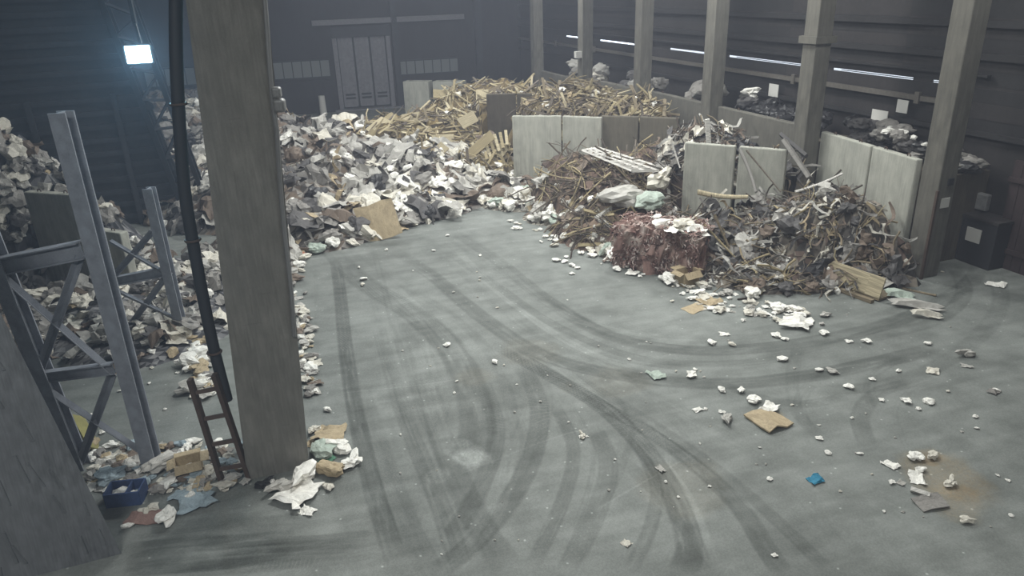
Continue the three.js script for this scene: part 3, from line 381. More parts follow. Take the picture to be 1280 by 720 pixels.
function strew(hp, count, kind, opts) { // lay pieces over the visible face of a heap
  const { name, category, place, shapes, mats, size, tilt = 0.35, sink = 0.03, region, minH = 0.02, lift = 0 } = opts; let made = 0, tries = 0;
  while (made < count && tries++ < count * 60) { const x = rr(hp.x0, hp.x1), z = -rr(hp.z0, hp.z1), h = hp.H(x, z); if (h < minH) continue; if (region && !region(x, z, h)) continue; if (x > 13.3 + LEAN * z && z > -36) continue; const n = normalAt(hp.H, x, z), c = V(-x, EYE - h, -z).normalize(); if (n.dot(c) < 0.12 || rnd() > n.dot(c) * 1.5 + 0.1) continue;
    const col = pick(mats), src = opts.wood ? W : L, s = size(), p = V(x, h - sink + lift, z); const sx = s.isVector3 ? s.x : s, [m0, m1] = opts.span ?? (opts.span = (() => { const t = []; for (let k = 0; k < 40; k++) { const q = opts.size(); t.push(q.x); } t.sort((u, w) => u - w); return [t[13], t[27]]; })()), long = shapes === 'plank' || shapes === 'branch' || shapes === 'ribbon', word = sx < m0 ? (long ? 'short ' : 'small ') : sx > m1 ? (long ? 'long ' : 'large ') : '', top = Math.max(...hp.lobes.map(l => l[4])), zone = top < 0.4 ? '' : h > top * 0.62 ? 'high up ' : h > top * 0.28 ? 'halfway up ' : 'low down ', lab = `${word}${col} ${kind} ${zone}${place}`; lay(name, pick(SH[shapes]), src[col], p, s, n, rr(0, 6.28), tilt, lab, category, lab); made++; } }
const vec = (a, b, c) => V(a, b, c);

const A = heap({ name: 'mixed_refuse_heap', label: 'broad packed heap of mixed grey refuse spreading left of the timber', category: 'refuse', seed: 11, bump: 0.42, cut: (x, z) => z > -36.5 && x > -20.4, colors: ['#4a4644', '#6f6b68', '#8e8a86', '#3b3735', '#5c524a', '#75685c', '#a09b95'],
  lobes: [[-7.4, 25.8, 4.8, 6.8, 1.75], [-15, 31.5, 6, 7, 2.7], [-10, 28, 3.5, 6, 1.8], [-4.2, 23.6, 4.2, 4.6, 1.1], [-5.2, 20, 2.2, 2.8, 0.7], [-1.6, 22.9, 2.4, 2.2, 0.5], [-3, 25.5, 3, 3.5, 1.2], [-6.4, 18.3, 1.3, 3, 0.5]] });
const B = heap({ name: 'timber_heap', label: 'packed core of the pale waste timber heap left of the grey wall', category: 'timber', seed: 21, bump: 0.35, colors: ['#6d5f45', '#857451', '#574b39', '#9a8a63', '#4a4135'], cut: (x, z) => !(x > -0.9 && z > -28.8 && z < -25.6) && x < 13.2 + LEAN * z,
  lobes: [[-3.4, 27.4, 2.6, 2.8, 2.15, 1], [-0.4, 31.2, 3.6, 2.9, 2.9, 1], [-1.2, 25, 1.6, 2.2, 1.25], [2.4, 31, 3, 2.6, 2.3], [-0.4, 24, 0.9, 1.4, 1.0]] });
const wallD1z = x => -23.2 + (x - 0.19) * 0.35 - 0.35;
const C = heap({ name: 'timber_heap', label: 'packed core of the waste timber heap behind the long grey wall', category: 'timber', seed: 31, bump: 0.35, colors: ['#6d5f45', '#7d6d4e', '#574b39', '#8a7a58', '#463d33'], cut: (x, z) => z < wallD1z(x) - 0.6 && x < 13.3 + LEAN * z,
  lobes: [[2.7, 26.3, 2.8, 3.1, 3.45, 0.9], [4.0, 24.8, 2.8, 2.8, 3.15, 0.8]] });
const D = heap({ name: 'branch_heap', label: 'dark tangled core of the branch heap in front of the dark panels', category: 'branches', seed: 41, bump: 0.4, colors: ['#554842', '#6a5a52', '#7b685f', '#463c39', '#8a7869'], cut: (x, z) => z > wallD1z(x) + 0.5 && !(x > 4.2 && z > -18.8 + (x - 4.4) * 0.6),
  lobes: [[2.5, 20.6, 1.9, 2.1, 1.75, 1], [4.2, 20.4, 1.7, 2.0, 1.9, 1], [3.0, 18.3, 1.9, 1.9, 0.9]] });
const wallD2z = x => -18.35 + (x - 4.41) * 0.61;
const E2 = heap({ name: 'scrap_heap', label: 'dark core of the scrap heap behind the panel with the white post', category: 'scrap', seed: 51, bump: 0.4, colors: ['#34322f', '#4a4743', '#5f5b55', '#2a2827', '#757069'], cut: (x, z) => z < wallD2z(x) - 0.7 && x < 13.3 + LEAN * z,
  lobes: [[5.7, 20, 2.0, 2.0, 2.75, 0.9], [7.2, 18.4, 1.5, 1.6, 2.2, 0.9]] });
const F = heap({ name: 'scrap_heap', label: 'packed core of the tangled scrap heap against the tall right panels', category: 'scrap', seed: 61, bump: 0.45, colors: ['#4a4643', '#655f59', '#7d766e', '#3a3735', '#8f877d', '#6c5d56'], cut: (x, z) => z > wallD2z(x) + 0.12 - (x > 6.7 ? 9 : 0) && x < 13.3 + LEAN * z,
  lobes: [[6.9, 15.9, 2.1, 1.7, 1.85, 1], [5.1, 16.2, 1.7, 1.4, 1.1], [8.0, 14.8, 1.3, 0.9, 0.75], [6.2, 14.6, 2.0, 0.9, 0.45], [4.0, 16.8, 1.1, 1.2, 0.75]] });
const G2 = heap({ name: 'mixed_refuse_heap', label: 'steep refuse heap rising behind the steel trestles', category: 'refuse', seed: 71, bump: 0.45, cell: 0.1, colors: ['#3c3c40', '#55555a', '#6c6c70', '#8a8a8c', '#2f2f33'],
  lobes: [[-14.2, 16.5, 6.2, 2.1, 5.9, 2.2], [-8.6, 14.6, 2.6, 2.6, 0.5], [-7, 13.2, 1.6, 1.8, 0.25], [-10, 13.4, 2.4, 1.6, 0.6]] });
const S1 = heap({ name: 'litter_fringe', label: 'low fringe of fine pale litter along the foot of the heaps', category: 'litter', seed: 81, bump: 0.12, cell: 0.12, colors: ['#8e8a82', '#a9a59c', '#6c665e', '#bdb9b0', '#5a544d'],
  lobes: [[0.6, 21.2, 1.5, 1.0, 0.18], [1.6, 19.6, 1.2, 0.9, 0.22], [2.4, 18.0, 1.0, 0.9, 0.2], [3.0, 16.6, 0.9, 0.9, 0.2], [-0.8, 22.2, 1.4, 0.8, 0.2]] });
// ---------------------------------------------------------------- pieces on the heaps
const one = (a, b) => () => rr(a, b), flatSize = (a, b, k = 0.7) => () => { const s = rr(a, b); return V(s, s * rr(0.7, 1.2), s * rr(k, 1)); };
const longSize = (a, b, w0 = 0.8, w1 = 1.5) => () => V(rr(a, b), rr(w0, w1), rr(w0, w1));
{
  const onA = 'on the broad refuse heap by the timber', fA = (x, z) => x > -12.8 && z > -35;
  strew(A, 170, 'crumpled plastic bag', { name: 'crumpled_bag', category: 'bag', place: onA, shapes: 'wad', mats: ['pale grey', 'grey', 'off-white', 'white', 'dark grey', 'grey'], size: flatSize(0.3, 0.65), region: fA, sink: 0.08 });
  strew(A, 120, 'torn film sheet', { name: 'torn_film', category: 'plastic film', place: onA, shapes: 'film', mats: ['pale grey', 'grey', 'off-white', 'brown', 'dark grey', 'pale grey'], size: () => V(rr(0.5, 1.2), rr(0.5, 1), rr(0.35, 0.8)), region: fA, tilt: 0.5 });
  strew(A, 60, 'stuffed refuse sack', { name: 'refuse_sack', category: 'sack', place: onA, shapes: 'sack', mats: ['grey', 'dark grey', 'black', 'pale grey', 'brown'], size: flatSize(0.45, 0.85), region: fA, sink: 0.1 });
  strew(A, 150, 'paper scrap', { name: 'paper_scrap', category: 'paper', place: onA, shapes: 'lump', mats: ['white', 'off-white', 'white', 'pale grey'], size: flatSize(0.14, 0.34), region: fA });
  strew(A, 90, 'twisted rag', { name: 'twisted_rag', category: 'rag', place: onA, shapes: 'ribbon', mats: ['brown', 'grey', 'dark grey', 'pale grey', 'tan'], size: () => V(rr(0.6, 1.3), rr(0.8, 1.3), rr(1.0, 1.8)), region: fA, tilt: 0.4 });
  strew(A, 70, 'cardboard piece', { name: 'cardboard_piece', category: 'cardboard', place: onA, shapes: 'card', mats: ['brown', 'tan', 'off-white', 'brown'], size: () => V(rr(0.35, 0.8), 1, rr(0.3, 0.6)), region: fA, tilt: 0.5 });
  strew(A, 90, 'paper scrap', { name: 'paper_scrap', category: 'paper', place: 'on the low refuse spilled before the timber', shapes: 'lump', mats: ['white', 'off-white', 'white'], size: flatSize(0.16, 0.42), region: (x, z) => x > -4.2 && z > -25.2 });
  strew(A, 40, 'torn film sheet', { name: 'torn_film', category: 'plastic film', place: 'on the low refuse spilled before the timber', shapes: 'film', mats: ['white', 'off-white', 'pale grey'], size: () => V(rr(0.4, 0.8), rr(0.4, 0.8), rr(0.3, 0.6)), region: (x, z) => x > -4.2 && z > -25.2, tilt: 0.5 });
  const onB = 'in the timber heap left of the grey wall';
  strew(B, 340, 'timber lath', { name: 'timber_lath', category: 'plank', place: onB, shapes: 'plank', wood: true, mats: ['pale', 'straw', 'straw', 'weathered', 'grey-brown'], size: longSize(0.6, 1.8, 0.6, 1.15), tilt: 0.5 });
  strew(B, 30, 'board offcut', { name: 'board_offcut', category: 'board', place: onB, shapes: 'board', wood: true, mats: ['pale', 'straw', 'weathered'], size: longSize(0.5, 1.1, 1, 1.6), tilt: 0.6 });
  strew(B, 150, 'bent stalk', { name: 'bent_stalk', category: 'branch', place: onB, shapes: 'branch', wood: true, mats: ['pale', 'straw', 'weathered', 'grey-brown'], size: longSize(0.7, 1.7, 1, 1.5), tilt: 0.5 });
  strew(B, 40, 'paper scrap', { name: 'paper_scrap', category: 'paper', place: onB, shapes: 'lump', mats: ['white', 'off-white'], size: flatSize(0.15, 0.35) });
  const onC = 'in the timber heap behind the long grey wall';
  strew(C, 300, 'timber lath', { name: 'timber_lath', category: 'plank', place: onC, shapes: 'plank', wood: true, mats: ['pale', 'straw', 'weathered', 'grey-brown', 'weathered'], size: longSize(0.5, 1.6, 0.6, 1.15), tilt: 0.5, minH: 1.4 });
  strew(C, 120, 'bent stalk', { name: 'bent_stalk', category: 'branch', place: onC, shapes: 'branch', wood: true, mats: ['straw', 'weathered', 'grey-brown', 'dark'], size: longSize(0.7, 1.5, 1, 1.6), tilt: 0.5, minH: 1.4 });
  strew(C, 30, 'paper scrap', { name: 'paper_scrap', category: 'paper', place: onC, shapes: 'lump', mats: ['white', 'off-white', 'tan'], size: flatSize(0.15, 0.35), minH: 1.4 });
  const onD = 'in the branch heap before the dark panels';
  strew(D, 290, 'branch', { name: 'bare_branch', category: 'branch', place: onD, shapes: 'branch', wood: true, mats: ['weathered', 'grey-brown', 'straw', 'dark', 'grey-brown'], size: longSize(0.8, 2.1, 0.8, 1.3), tilt: 0.6 });
  strew(D, 40, 'timber lath', { name: 'timber_lath', category: 'plank', place: onD, shapes: 'plank', wood: true, mats: ['straw', 'weathered', 'grey-brown'], size: longSize(0.6, 1.4, 0.7, 1.2), tilt: 0.6 });
  strew(D, 18, 'torn film sheet', { name: 'torn_film', category: 'plastic film', place: onD, shapes: 'film', mats: ['dark grey', 'grey', 'pale grey', 'brown'], size: () => V(rr(0.3, 0.8), rr(0.4, 0.7), rr(0.3, 0.6)), tilt: 0.5 });
  strew(D, 40, 'paper scrap', { name: 'paper_scrap', category: 'paper', place: onD, shapes: 'lump', mats: ['white', 'off-white', 'pale grey'], size: flatSize(0.12, 0.3), region: (x, z, h) => h < 0.9 });
  const onE = 'in the scrap heap behind the white post';
  strew(E2, 80, 'metal strip', { name: 'metal_strip', category: 'metal strip', place: onE, shapes: 'ribbon', mats: ['grey', 'dark grey', 'pale grey', 'brown'], size: () => V(rr(0.5, 1.3), rr(0.4, 0.8), rr(0.4, 0.8)), tilt: 0.6, minH: 0.9 });
  strew(E2, 24, 'torn film sheet', { name: 'torn_film', category: 'plastic film', place: onE, shapes: 'film', mats: ['dark grey', 'grey', 'off-white', 'black'], size: () => V(rr(0.4, 0.9), rr(0.4, 0.8), rr(0.3, 0.6)), tilt: 0.5, minH: 0.9 });
  strew(E2, 60, 'branch', { name: 'bare_branch', category: 'branch', place: onE, shapes: 'branch', wood: true, mats: ['weathered', 'grey-brown', 'dark'], size: longSize(0.6, 1.5, 1, 1.6), tilt: 0.6, minH: 0.9 });
  const onF = 'in the scrap heap against the tall panels';
  strew(F, 260, 'metal strip', { name: 'metal_strip', category: 'metal strip', place: onF, shapes: 'ribbon', mats: ['grey', 'pale grey', 'dark grey', 'brown', 'tan', 'off-white'], size: () => V(rr(0.5, 1.3), rr(0.35, 0.7), rr(0.35, 0.75)), tilt: 0.7 });
  strew(F, 26, 'torn film sheet', { name: 'torn_film', category: 'plastic film', place: onF, shapes: 'film', mats: ['dark grey', 'grey', 'pale grey', 'black', 'brown'], size: () => V(rr(0.3, 0.75), rr(0.4, 0.8), rr(0.25, 0.5)), tilt: 0.6 });
  strew(F, 170, 'branch', { name: 'bare_branch', category: 'branch', place: onF, shapes: 'branch', wood: true, mats: ['weathered', 'grey-brown', 'dark', 'straw'], size: longSize(0.6, 1.6, 0.7, 1.2), tilt: 0.7 });
  strew(F, 36, 'crumpled lump', { name: 'crumpled_lump', category: 'scrap', place: onF, shapes: 'wad', mats: ['grey', 'dark grey', 'pale grey', 'brown'], size: flatSize(0.2, 0.45) });
  strew(F, 36, 'paper scrap', { name: 'paper_scrap', category: 'paper', place: onF, shapes: 'lump', mats: ['white', 'off-white'], size: flatSize(0.1, 0.25), region: (x, z, h) => h < 0.8 });
  const onG = 'on the refuse behind the steel trestles';
  strew(G2, 230, 'crumpled plastic bag', { name: 'crumpled_bag', category: 'bag', place: onG, shapes: 'wad', mats: ['pale grey', 'grey', 'dark grey', 'off-white'], size: flatSize(0.22, 0.48), region: x => x > -13, minH: 0.15 });
  strew(G2, 130, 'torn film sheet', { name: 'torn_film', category: 'plastic film', place: onG, shapes: 'film', mats: ['pale grey', 'grey', 'brown', 'off-white'], size: () => V(rr(0.3, 0.8), rr(0.4, 0.7), rr(0.3, 0.5)), region: x => x > -13, tilt: 0.5 });
  strew(G2, 60, 'paper scrap', { name: 'paper_scrap', category: 'paper', place: onG, shapes: 'lump', mats: ['white', 'off-white', 'tan'], size: flatSize(0.1, 0.26), region: x => x > -12 });
  const onS = 'in the pale fringe at the foot of the heaps';
  strew(S1, 130, 'crumpled plastic bag', { name: 'crumpled_bag', category: 'bag', place: onS, shapes: 'wad', mats: ['white', 'off-white', 'white', 'pale green', 'pale grey'], size: flatSize(0.18, 0.5), sink: 0.02 });
  strew(S1, 60, 'torn film sheet', { name: 'torn_film', category: 'plastic film', place: onS, shapes: 'film', mats: ['white', 'off-white', 'pale grey', 'brown'], size: () => V(rr(0.25, 0.6), rr(0.3, 0.5), rr(0.2, 0.4)), tilt: 0.4 });
  strew(S1, 40, 'cardboard piece', { name: 'cardboard_piece', category: 'cardboard', place: onS, shapes: 'card', mats: ['tan', 'brown', 'off-white'], size: () => V(rr(0.2, 0.5), 1, rr(0.2, 0.4)), tilt: 0.4 });
}
// ---------------------------------------------------------------- single pieces that stand out
function barPx(name, label, cat, a, za, b, zb, w, t, m) { const A0 = depthPoint(...a, za), B0 = depthPoint(...b, zb), rod = () => { const l = A0.distanceTo(B0), g = new THREE.CylinderGeometry(w * 0.38, w * 0.52, l, 8, 4), p = g.attributes.position; for (let i = 0; i < p.count; i++) { const k = Math.sin((p.getY(i) / l + 0.5) * 3.1) * w * 0.5; p.setX(i, p.getX(i) + k); } g.computeVertexNormals(); g.applyQuaternion(new THREE.Quaternion().setFromUnitVectors(UP, B0.clone().sub(A0).normalize())); const c = A0.clone().add(B0).multiplyScalar(0.5); g.translate(c.x, c.y, c.z); return g; }; return tag(mesh(name, /log|branch|pole|pipe|bar$/.test(name) ? rod() : beamGeo(A0, B0, w, t), m), label, cat); }
barPx('white_post', 'white upright post standing behind the pale panel', 'post', [886, 184], 18.3, [884, 149], 18.3, 0.11, 0.08, W.white);
barPx('leaning_pole', 'pale grey pole leaning across the panel face, the upright one', 'pole', [925, 187], 16.95, [945, 240], 16.2, 0.09, 0.06, L.grey);
barPx('leaning_pole', 'thin brown pole sloping down to the right across the panel face', 'pole', [933, 188], 16.9, [976, 240], 16.0, 0.04, 0.04, W['grey-brown']);
barPx('leaning_beam', 'broad grey beam sliding off the panel end toward the column', 'beam', [980, 175], 17.2, [1012, 222], 16.4, 0.16, 0.08, L.grey);
barPx('leaning_beam', 'dark grey beam propped behind the panel end', 'beam', [976, 168], 17.9, [1008, 195], 17.3, 0.18, 0.08, L['dark grey']);
barPx('pale_log', 'pale straight log lying before the panel with leaning poles', 'log', [872, 240], 16.6, [935, 246], 16.2, 0.12, 0.12, W.pale);
barPx('pale_branch', 'long pale branch sticking out above the scrap heap crest', 'branch', [994, 240], 16.0, [1053, 217], 16.0, 0.07, 0.07, W.white);
barPx('pale_branch', 'long pale branch sloping over the dark hollow beside the bale', 'branch', [893, 268], 15.4, [925, 338], 14.9, 0.06, 0.05, W.weathered);
barPx('pale_branch', 'second thinner branch sloping over the dark hollow beside the bale', 'branch', [880, 280], 15.4, [922, 325], 14.8, 0.05, 0.05, W.straw);
barPx('leaning_board', 'narrow weathered board lying over the dark hollow beside the bale', 'board', [905, 332], 14.85, [928, 352], 14.45, 0.14, 0.05, W.weathered);
barPx('bent_pipe', 'slender bent white pipe hanging at the edge of the pale panel', 'pipe', [840, 178], 18.6, [850, 210], 18.4, 0.05, 0.05, W.white);
{ // white lattice panel
  const z0 = 20.9, c = [[728, 188, 20.3], [745, 184, 20.8], [838, 213, 18.9], [790, 214, 18.7]].map(([x, y, z]) => depthPoint(x, y, z)), g = thing('lattice_panel', 'broken white lattice fence panel lying across the branch heap', 'lattice'); const at = (u, v) => c[0].clone().lerp(c[3], u).lerp(c[1].clone().lerp(c[2], u), v);
  for (const v of [0, 0.33, 0.66, 1]) mesh('lattice_rail', beamGeo(at(0, v), at(1, v), 0.07, 0.05), W.white, g); for (let i = 0; i <= 9; i++) if (i !== 4) mesh('lattice_bar', beamGeo(at(i / 9, 0), at(Math.min(1, i / 9 + 0.03), i > 6 ? 0.7 : 1), 0.06, 0.04), W.white, g); }
{ // reddish fibre bale
  const a = onGround(776, 334), b = onGround(884, 352), d = b.clone().sub(a), l = d.length(), geo = new THREE.BoxGeometry(l, 0.95, 1.1, 20, 10, 10), p = geo.attributes.position, col = []; const cs = ['#93766f', '#ab928b', '#785d57', '#cbbcb5', '#9c867e'].map(c => new THREE.Color(c));
  for (let i = 0; i < p.count; i++) { const x = p.getX(i), y = p.getY(i), z = p.getZ(i), n = vn3(x * 3.3 + 20, y * 3.3 + 20, z * 3.3 + 20, 5) - 0.5, m = vn3(x * 9 + 20, y * 7 + 20, z * 9 + 20, 15) - 0.5, r = 1 - 0.1 * (Math.abs(x) / l * 2) ** 4; p.setXYZ(i, x + n * 0.16 + m * 0.1, (y * r + (y > 0 ? 1 : 0) * (n * 0.35 + m * 0.12)), z * (1 - 0.12 * Math.max(0, y)) + (n + m) * 0.2); const k = cs[Math.floor(hash2(Math.round(x * 9), Math.round((y + z) * 6), 3) * 5)]; col.push(k.r, k.g, k.b); }
  geo.setAttribute('color', new THREE.Float32BufferAttribute(col, 3)); const g = thing('fibre_bale', 'lumpy reddish brown bale of shredded fibre at the foot of the branches', 'bale', undefined, a.clone().add(b).multiplyScalar(0.5).add(V(0.1, 0, -0.55))); g.rotation.y = Math.atan2(-d.z, d.x); const c = flat(geo); c.translate(0, 0.47, 0); mesh('packed_fibre', c, mat('#ffffff', { vertexColors: true, map: grimeTex, roughness: 0.95 }), g);
  const fringe = []; for (let i = 0; i < 520; i++) { const top = rnd() < 0.35, q = top ? V(rr(-l / 2, l / 2), rr(0.88, 1.02), rr(-0.5, 0.52)) : V(rr(-l / 2, l / 2), rr(0.05, 0.95), 0.5 + rr(0, 0.1)); const s = pick(SH.ribbon).clone(); s.scale(rr(0.12, 0.3), rr(0.15, 0.3), rr(0.3, 0.7)); s.rotateZ(top ? 0 : rr(1.1, 2)); s.rotateY(rr(-0.8, 0.8)); s.translate(q.x, q.y, q.z); const k = pick(cs), ca = new Float32Array(s.attributes.position.count * 3); for (let j = 0; j < ca.length; j += 3) { ca[j] = k.r; ca[j + 1] = k.g; ca[j + 2] = k.b; } s.setAttribute('color', new THREE.BufferAttribute(ca, 3)); fringe.push(s); }
  const f = mesh('loose_fibres', mergeGeometries(fringe), mat('#ffffff', { vertexColors: true, roughness: 0.95 }), g); f.userData.kind = 'stuff'; }
function single(name, geo, m, px, py, size, label, cat, spin = 0, y = 0, n = UP, tilt = 0) { return lay(name, geo, m, onGround(px, py, y), size, n, spin, tilt, label, cat); }
{
  single('grey_film_bundle', SH.sack[1], L['pale grey'], 782, 258, V(1.5, 0.85, 0.9), 'large grey folded tarpaulin mound lying on the branch heap', 'tarpaulin', 0.3, 0.75);
  single('white_plastic_bundle', SH.sack[2], L['pale green'], 812, 262, V(0.95, 0.6, 0.7), 'shiny whitish plastic bundle beside the grey tarpaulin mound', 'plastic bundle', 0.8, 0.8);
  single('upholstered_cushion', SH.wad[0], L['off-white'], 826, 238, V(0.75, 0.8, 0.5), 'pale square cushion tipped on the branches near the panel edge', 'cushion', 0.8, 1.0);
  for (const [x, y, s, c, r, k, h] of [[838, 283, 0.5, 'white', 0.7, 'card', 0.95], [826, 285, 0.42, 'white', 0.3, 'wad', 0.95], [852, 288, 0.55, 'off-white', 1.2, 'wad', 0.95], [866, 290, 0.5, 'white', 0.4, 'film', 0.95], [845, 292, 0.45, 'white', 2, 'film', 1.0], [832, 278, 0.4, 'white', 2, 'card', 1.0], [874, 293, 0.4, 'white', 0.1, 'card', 0.92], [820, 276, 0.35, 'white', 0.9, 'lump', 0.95], [858, 281, 0.4, 'off-white', 2.2, 'film', 1.0]]) single(k === 'card' ? 'white_board_scrap' : 'white_plastic_scrap', pick(SH[k]), L[c], x, y, V(s, s * 0.7, s * 0.7), `${c} ${k === 'card' ? 'flat board' : k === 'film' ? 'creased film' : 'crumpled plastic'} scrap piled on top of the red bale`, 'scrap', r, h).userData.group = 'white scraps on the red bale';
  single('pink_crate_lid', SH.card[1], L['dull red'], 815, 335, V(0.42, 1, 0.55), 'dull pink flat piece leaning on the front of the red bale', 'board', 0.2, 0.12, V(0.1, 0.35, 1).normalize());
  single('cardboard_carton', SH.carton[0], L.tan, 858, 354, V(0.42, 0.5, 0.45), 'crushed tan carton with open flaps at the corner of the red bale', 'carton', 0.5);
  single('cardboard_sheet', SH.card[2], L.tan, 473, 276, V(1.0, 1, 0.95), 'large tan cardboard sheet propped at the front of the broad refuse heap', 'cardboard', 0.3, 0.45, V(0.1, 0.5, 1).normalize());
  single('cardboard_sheet', SH.card[0], L.tan, 672, 262, V(0.5, 1, 0.4), 'tan cardboard sheet in the fringe under the free end of the grey wall', 'cardboard', 0.5, 0.1, V(0.2, 0.7, 0.8).normalize());
  single('cardboard_sheet', SH.card[3], L.brown, 632, 250, V(0.6, 1, 0.4), 'brown cardboard sheet in the litter before the timber spill', 'cardboard', 0.2, 0.05, V(0.1, 0.8, 0.6).normalize());
  single('printed_carton', SH.carton[1], L['pale blue'], 427, 292, V(0.42, 0.4, 0.42), 'small pale blue carton at the front edge of the broad refuse heap', 'carton', 0.2);
  single('white_tub', SH.wad[1], L.white, 489, 288, V(0.4, 0.35, 0.3), 'white crushed tub at the front edge of the broad refuse heap', 'tub', 0.4);
  single('red_tub', SH.lump[1], L.orange, 374, 322, V(0.35, 0.22, 0.3), 'small orange-red tub lid in the litter beside the pillar', 'tub', 0.2);
  single('tan_carton', SH.carton[2], L.tan, 377, 308, V(0.5, 0.4, 0.4), 'tan open carton in the litter edge beside the pillar', 'carton', 0.9);
  single('pale_sack', SH.sack[0], L['pale green'], 396, 316, V(0.45, 0.35, 0.4), 'pale greenish sack at the litter edge beside the pillar', 'sack', 0.3);
  // two pale boards with square holes among the timber
  for (const [x, y, h, sx, sz, n, l, mt] of [[585, 150, 1.6, 0.65, 1.2, V(0.2, 0.6, 1), 'pale triangular board leaning at the edge of the brown panel', W.pale], [546, 192, 0.9, 0.8, 1.2, V(-0.4, 0.7, 0.9), 'pale broad board lying at the front of the timber heap', W.pale], [600, 182, 1.15, 1.1, 1.0, V(-0.3, 0.7, 1), 'long straw board with two holes in the timber spill', W.straw], [625, 190, 0.85, 0.6, 1.0, V(0.1, 0.7, 1), 'pale short board against the free end of the grey wall', W.pale]]) single('loose_board', pick(SH.board), mt, x, y, V(sx, 1, sz), l, 'board', rr(0.4, 1.2), h, n.normalize());
  for (let k = 0; k < 7; k++) { const o = barPx('pallet_slat', 'pale pallet slat standing in a row beside the free wall end', 'slat', [604 + k * 5, 205 - k * 4], 23.9 + k * 0.05, [590 + k * 7, 178 - k * 2.5], 24.6 + k * 0.05, 0.1, 0.03, k % 2 ? W.straw : W.pale); o.userData.group = 'row of pallet slats'; }
  // furniture pieces at the foot of the right scrap heap
  { const a = onGround(1027, 352), b = onGround(1098, 378), d = b.clone().sub(a), l = d.length(), g = thing('broken_drawer_box', 'long pale wooden box with a board front lying before the scrap heap', 'wooden box', undefined, a); g.rotation.y = Math.atan2(-d.z, d.x); mesh('front_board', metricUV(new RoundedBoxGeometry(l, 0.42, 0.04, 1, 0.008).translate(l / 2, 0.28, 0).rotateX(-0.25)), W.pale, g); mesh('bottom_board', boxGeo(l, 0.04, 0.5, l / 2, 0.05, -0.25), W.weathered, g); mesh('end_board', boxGeo(0.04, 0.4, 0.5, 0.02, 0.22, -0.25), W.straw, g); mesh('base_rail', boxGeo(l * 0.75, 0.07, 0.1, l * 0.6, 0.04, 0.14), W.weathered, g); }
  { const a = onGround(967, 338), b = onGround(1008, 352), d = b.clone().sub(a), l = d.length(), g = thing('broken_cabinet', 'dark open wooden trough with pale rims tipped beside the long wooden box', 'cabinet', undefined, a); g.rotation.y = Math.atan2(-d.z, d.x) + 0.1; mesh('trough_bottom', boxGeo(l, 0.04, 0.4, l / 2, 0.12, -0.2), W.dark, g); for (const z of [0, -0.4]) mesh('side_board', boxGeo(l, 0.26, 0.03, l / 2, 0.24, z), z ? W.straw : W['grey-brown'], g); for (const x of [0, l]) mesh('end_board', boxGeo(0.03, 0.26, 0.4, x, 0.24, -0.2), W.pale, g); }
  { const g = thing('timber_roll', 'short brown log end with a pale face beside the broken trough', 'log', undefined, onGround(993, 356)); const c = mesh('log_body', new THREE.CylinderGeometry(0.1, 0.11, 0.6, 12).rotateZ(1.57).translate(0, 0.11, 0), W.dark, g); mesh('cut_face', new THREE.CylinderGeometry(0.09, 0.09, 0.02, 12).rotateZ(1.57).translate(0.305, 0.11, 0), W.weathered, g); g.rotation.y = 0.9; }
  { const c = onGround(1010, 350); const o = tag(mesh('yellow_block', metricUV(new RoundedBoxGeometry(0.3, 0.22, 0.2, 1, 0.02).translate(0, 0.11, 0)), W.straw), 'small straw-yellow block at the end of the long wooden box', 'block'); o.position.copy(c); }
  barPx('fallen_bar', 'thin pale bar lying on the floor below the column with the sign', 'bar', [1120, 360], onGround(1120, 360).z * -1, [1170, 371], -onGround(1170, 371).z, 0.06, 0.05, W.weathered).position.y = 0.03;
  for (const [x, y, sx, sz, c, l] of [[1146, 385, 0.9, 0.22, 'pale grey', 'long crumpled grey plastic strip trailing from the heap end'], [1125, 372, 0.5, 0.3, 'pale green', 'pale green crumpled strip beside the trailing plastic'], [1158, 397, 0.5, 0.14, 'off-white', 'short crumpled whitish strip beyond the trailing plastic']]) single('plastic_strip', SH.film[1], L[c], x, y, V(sx, 0.3, sz), l, 'plastic strip', -0.35);
}
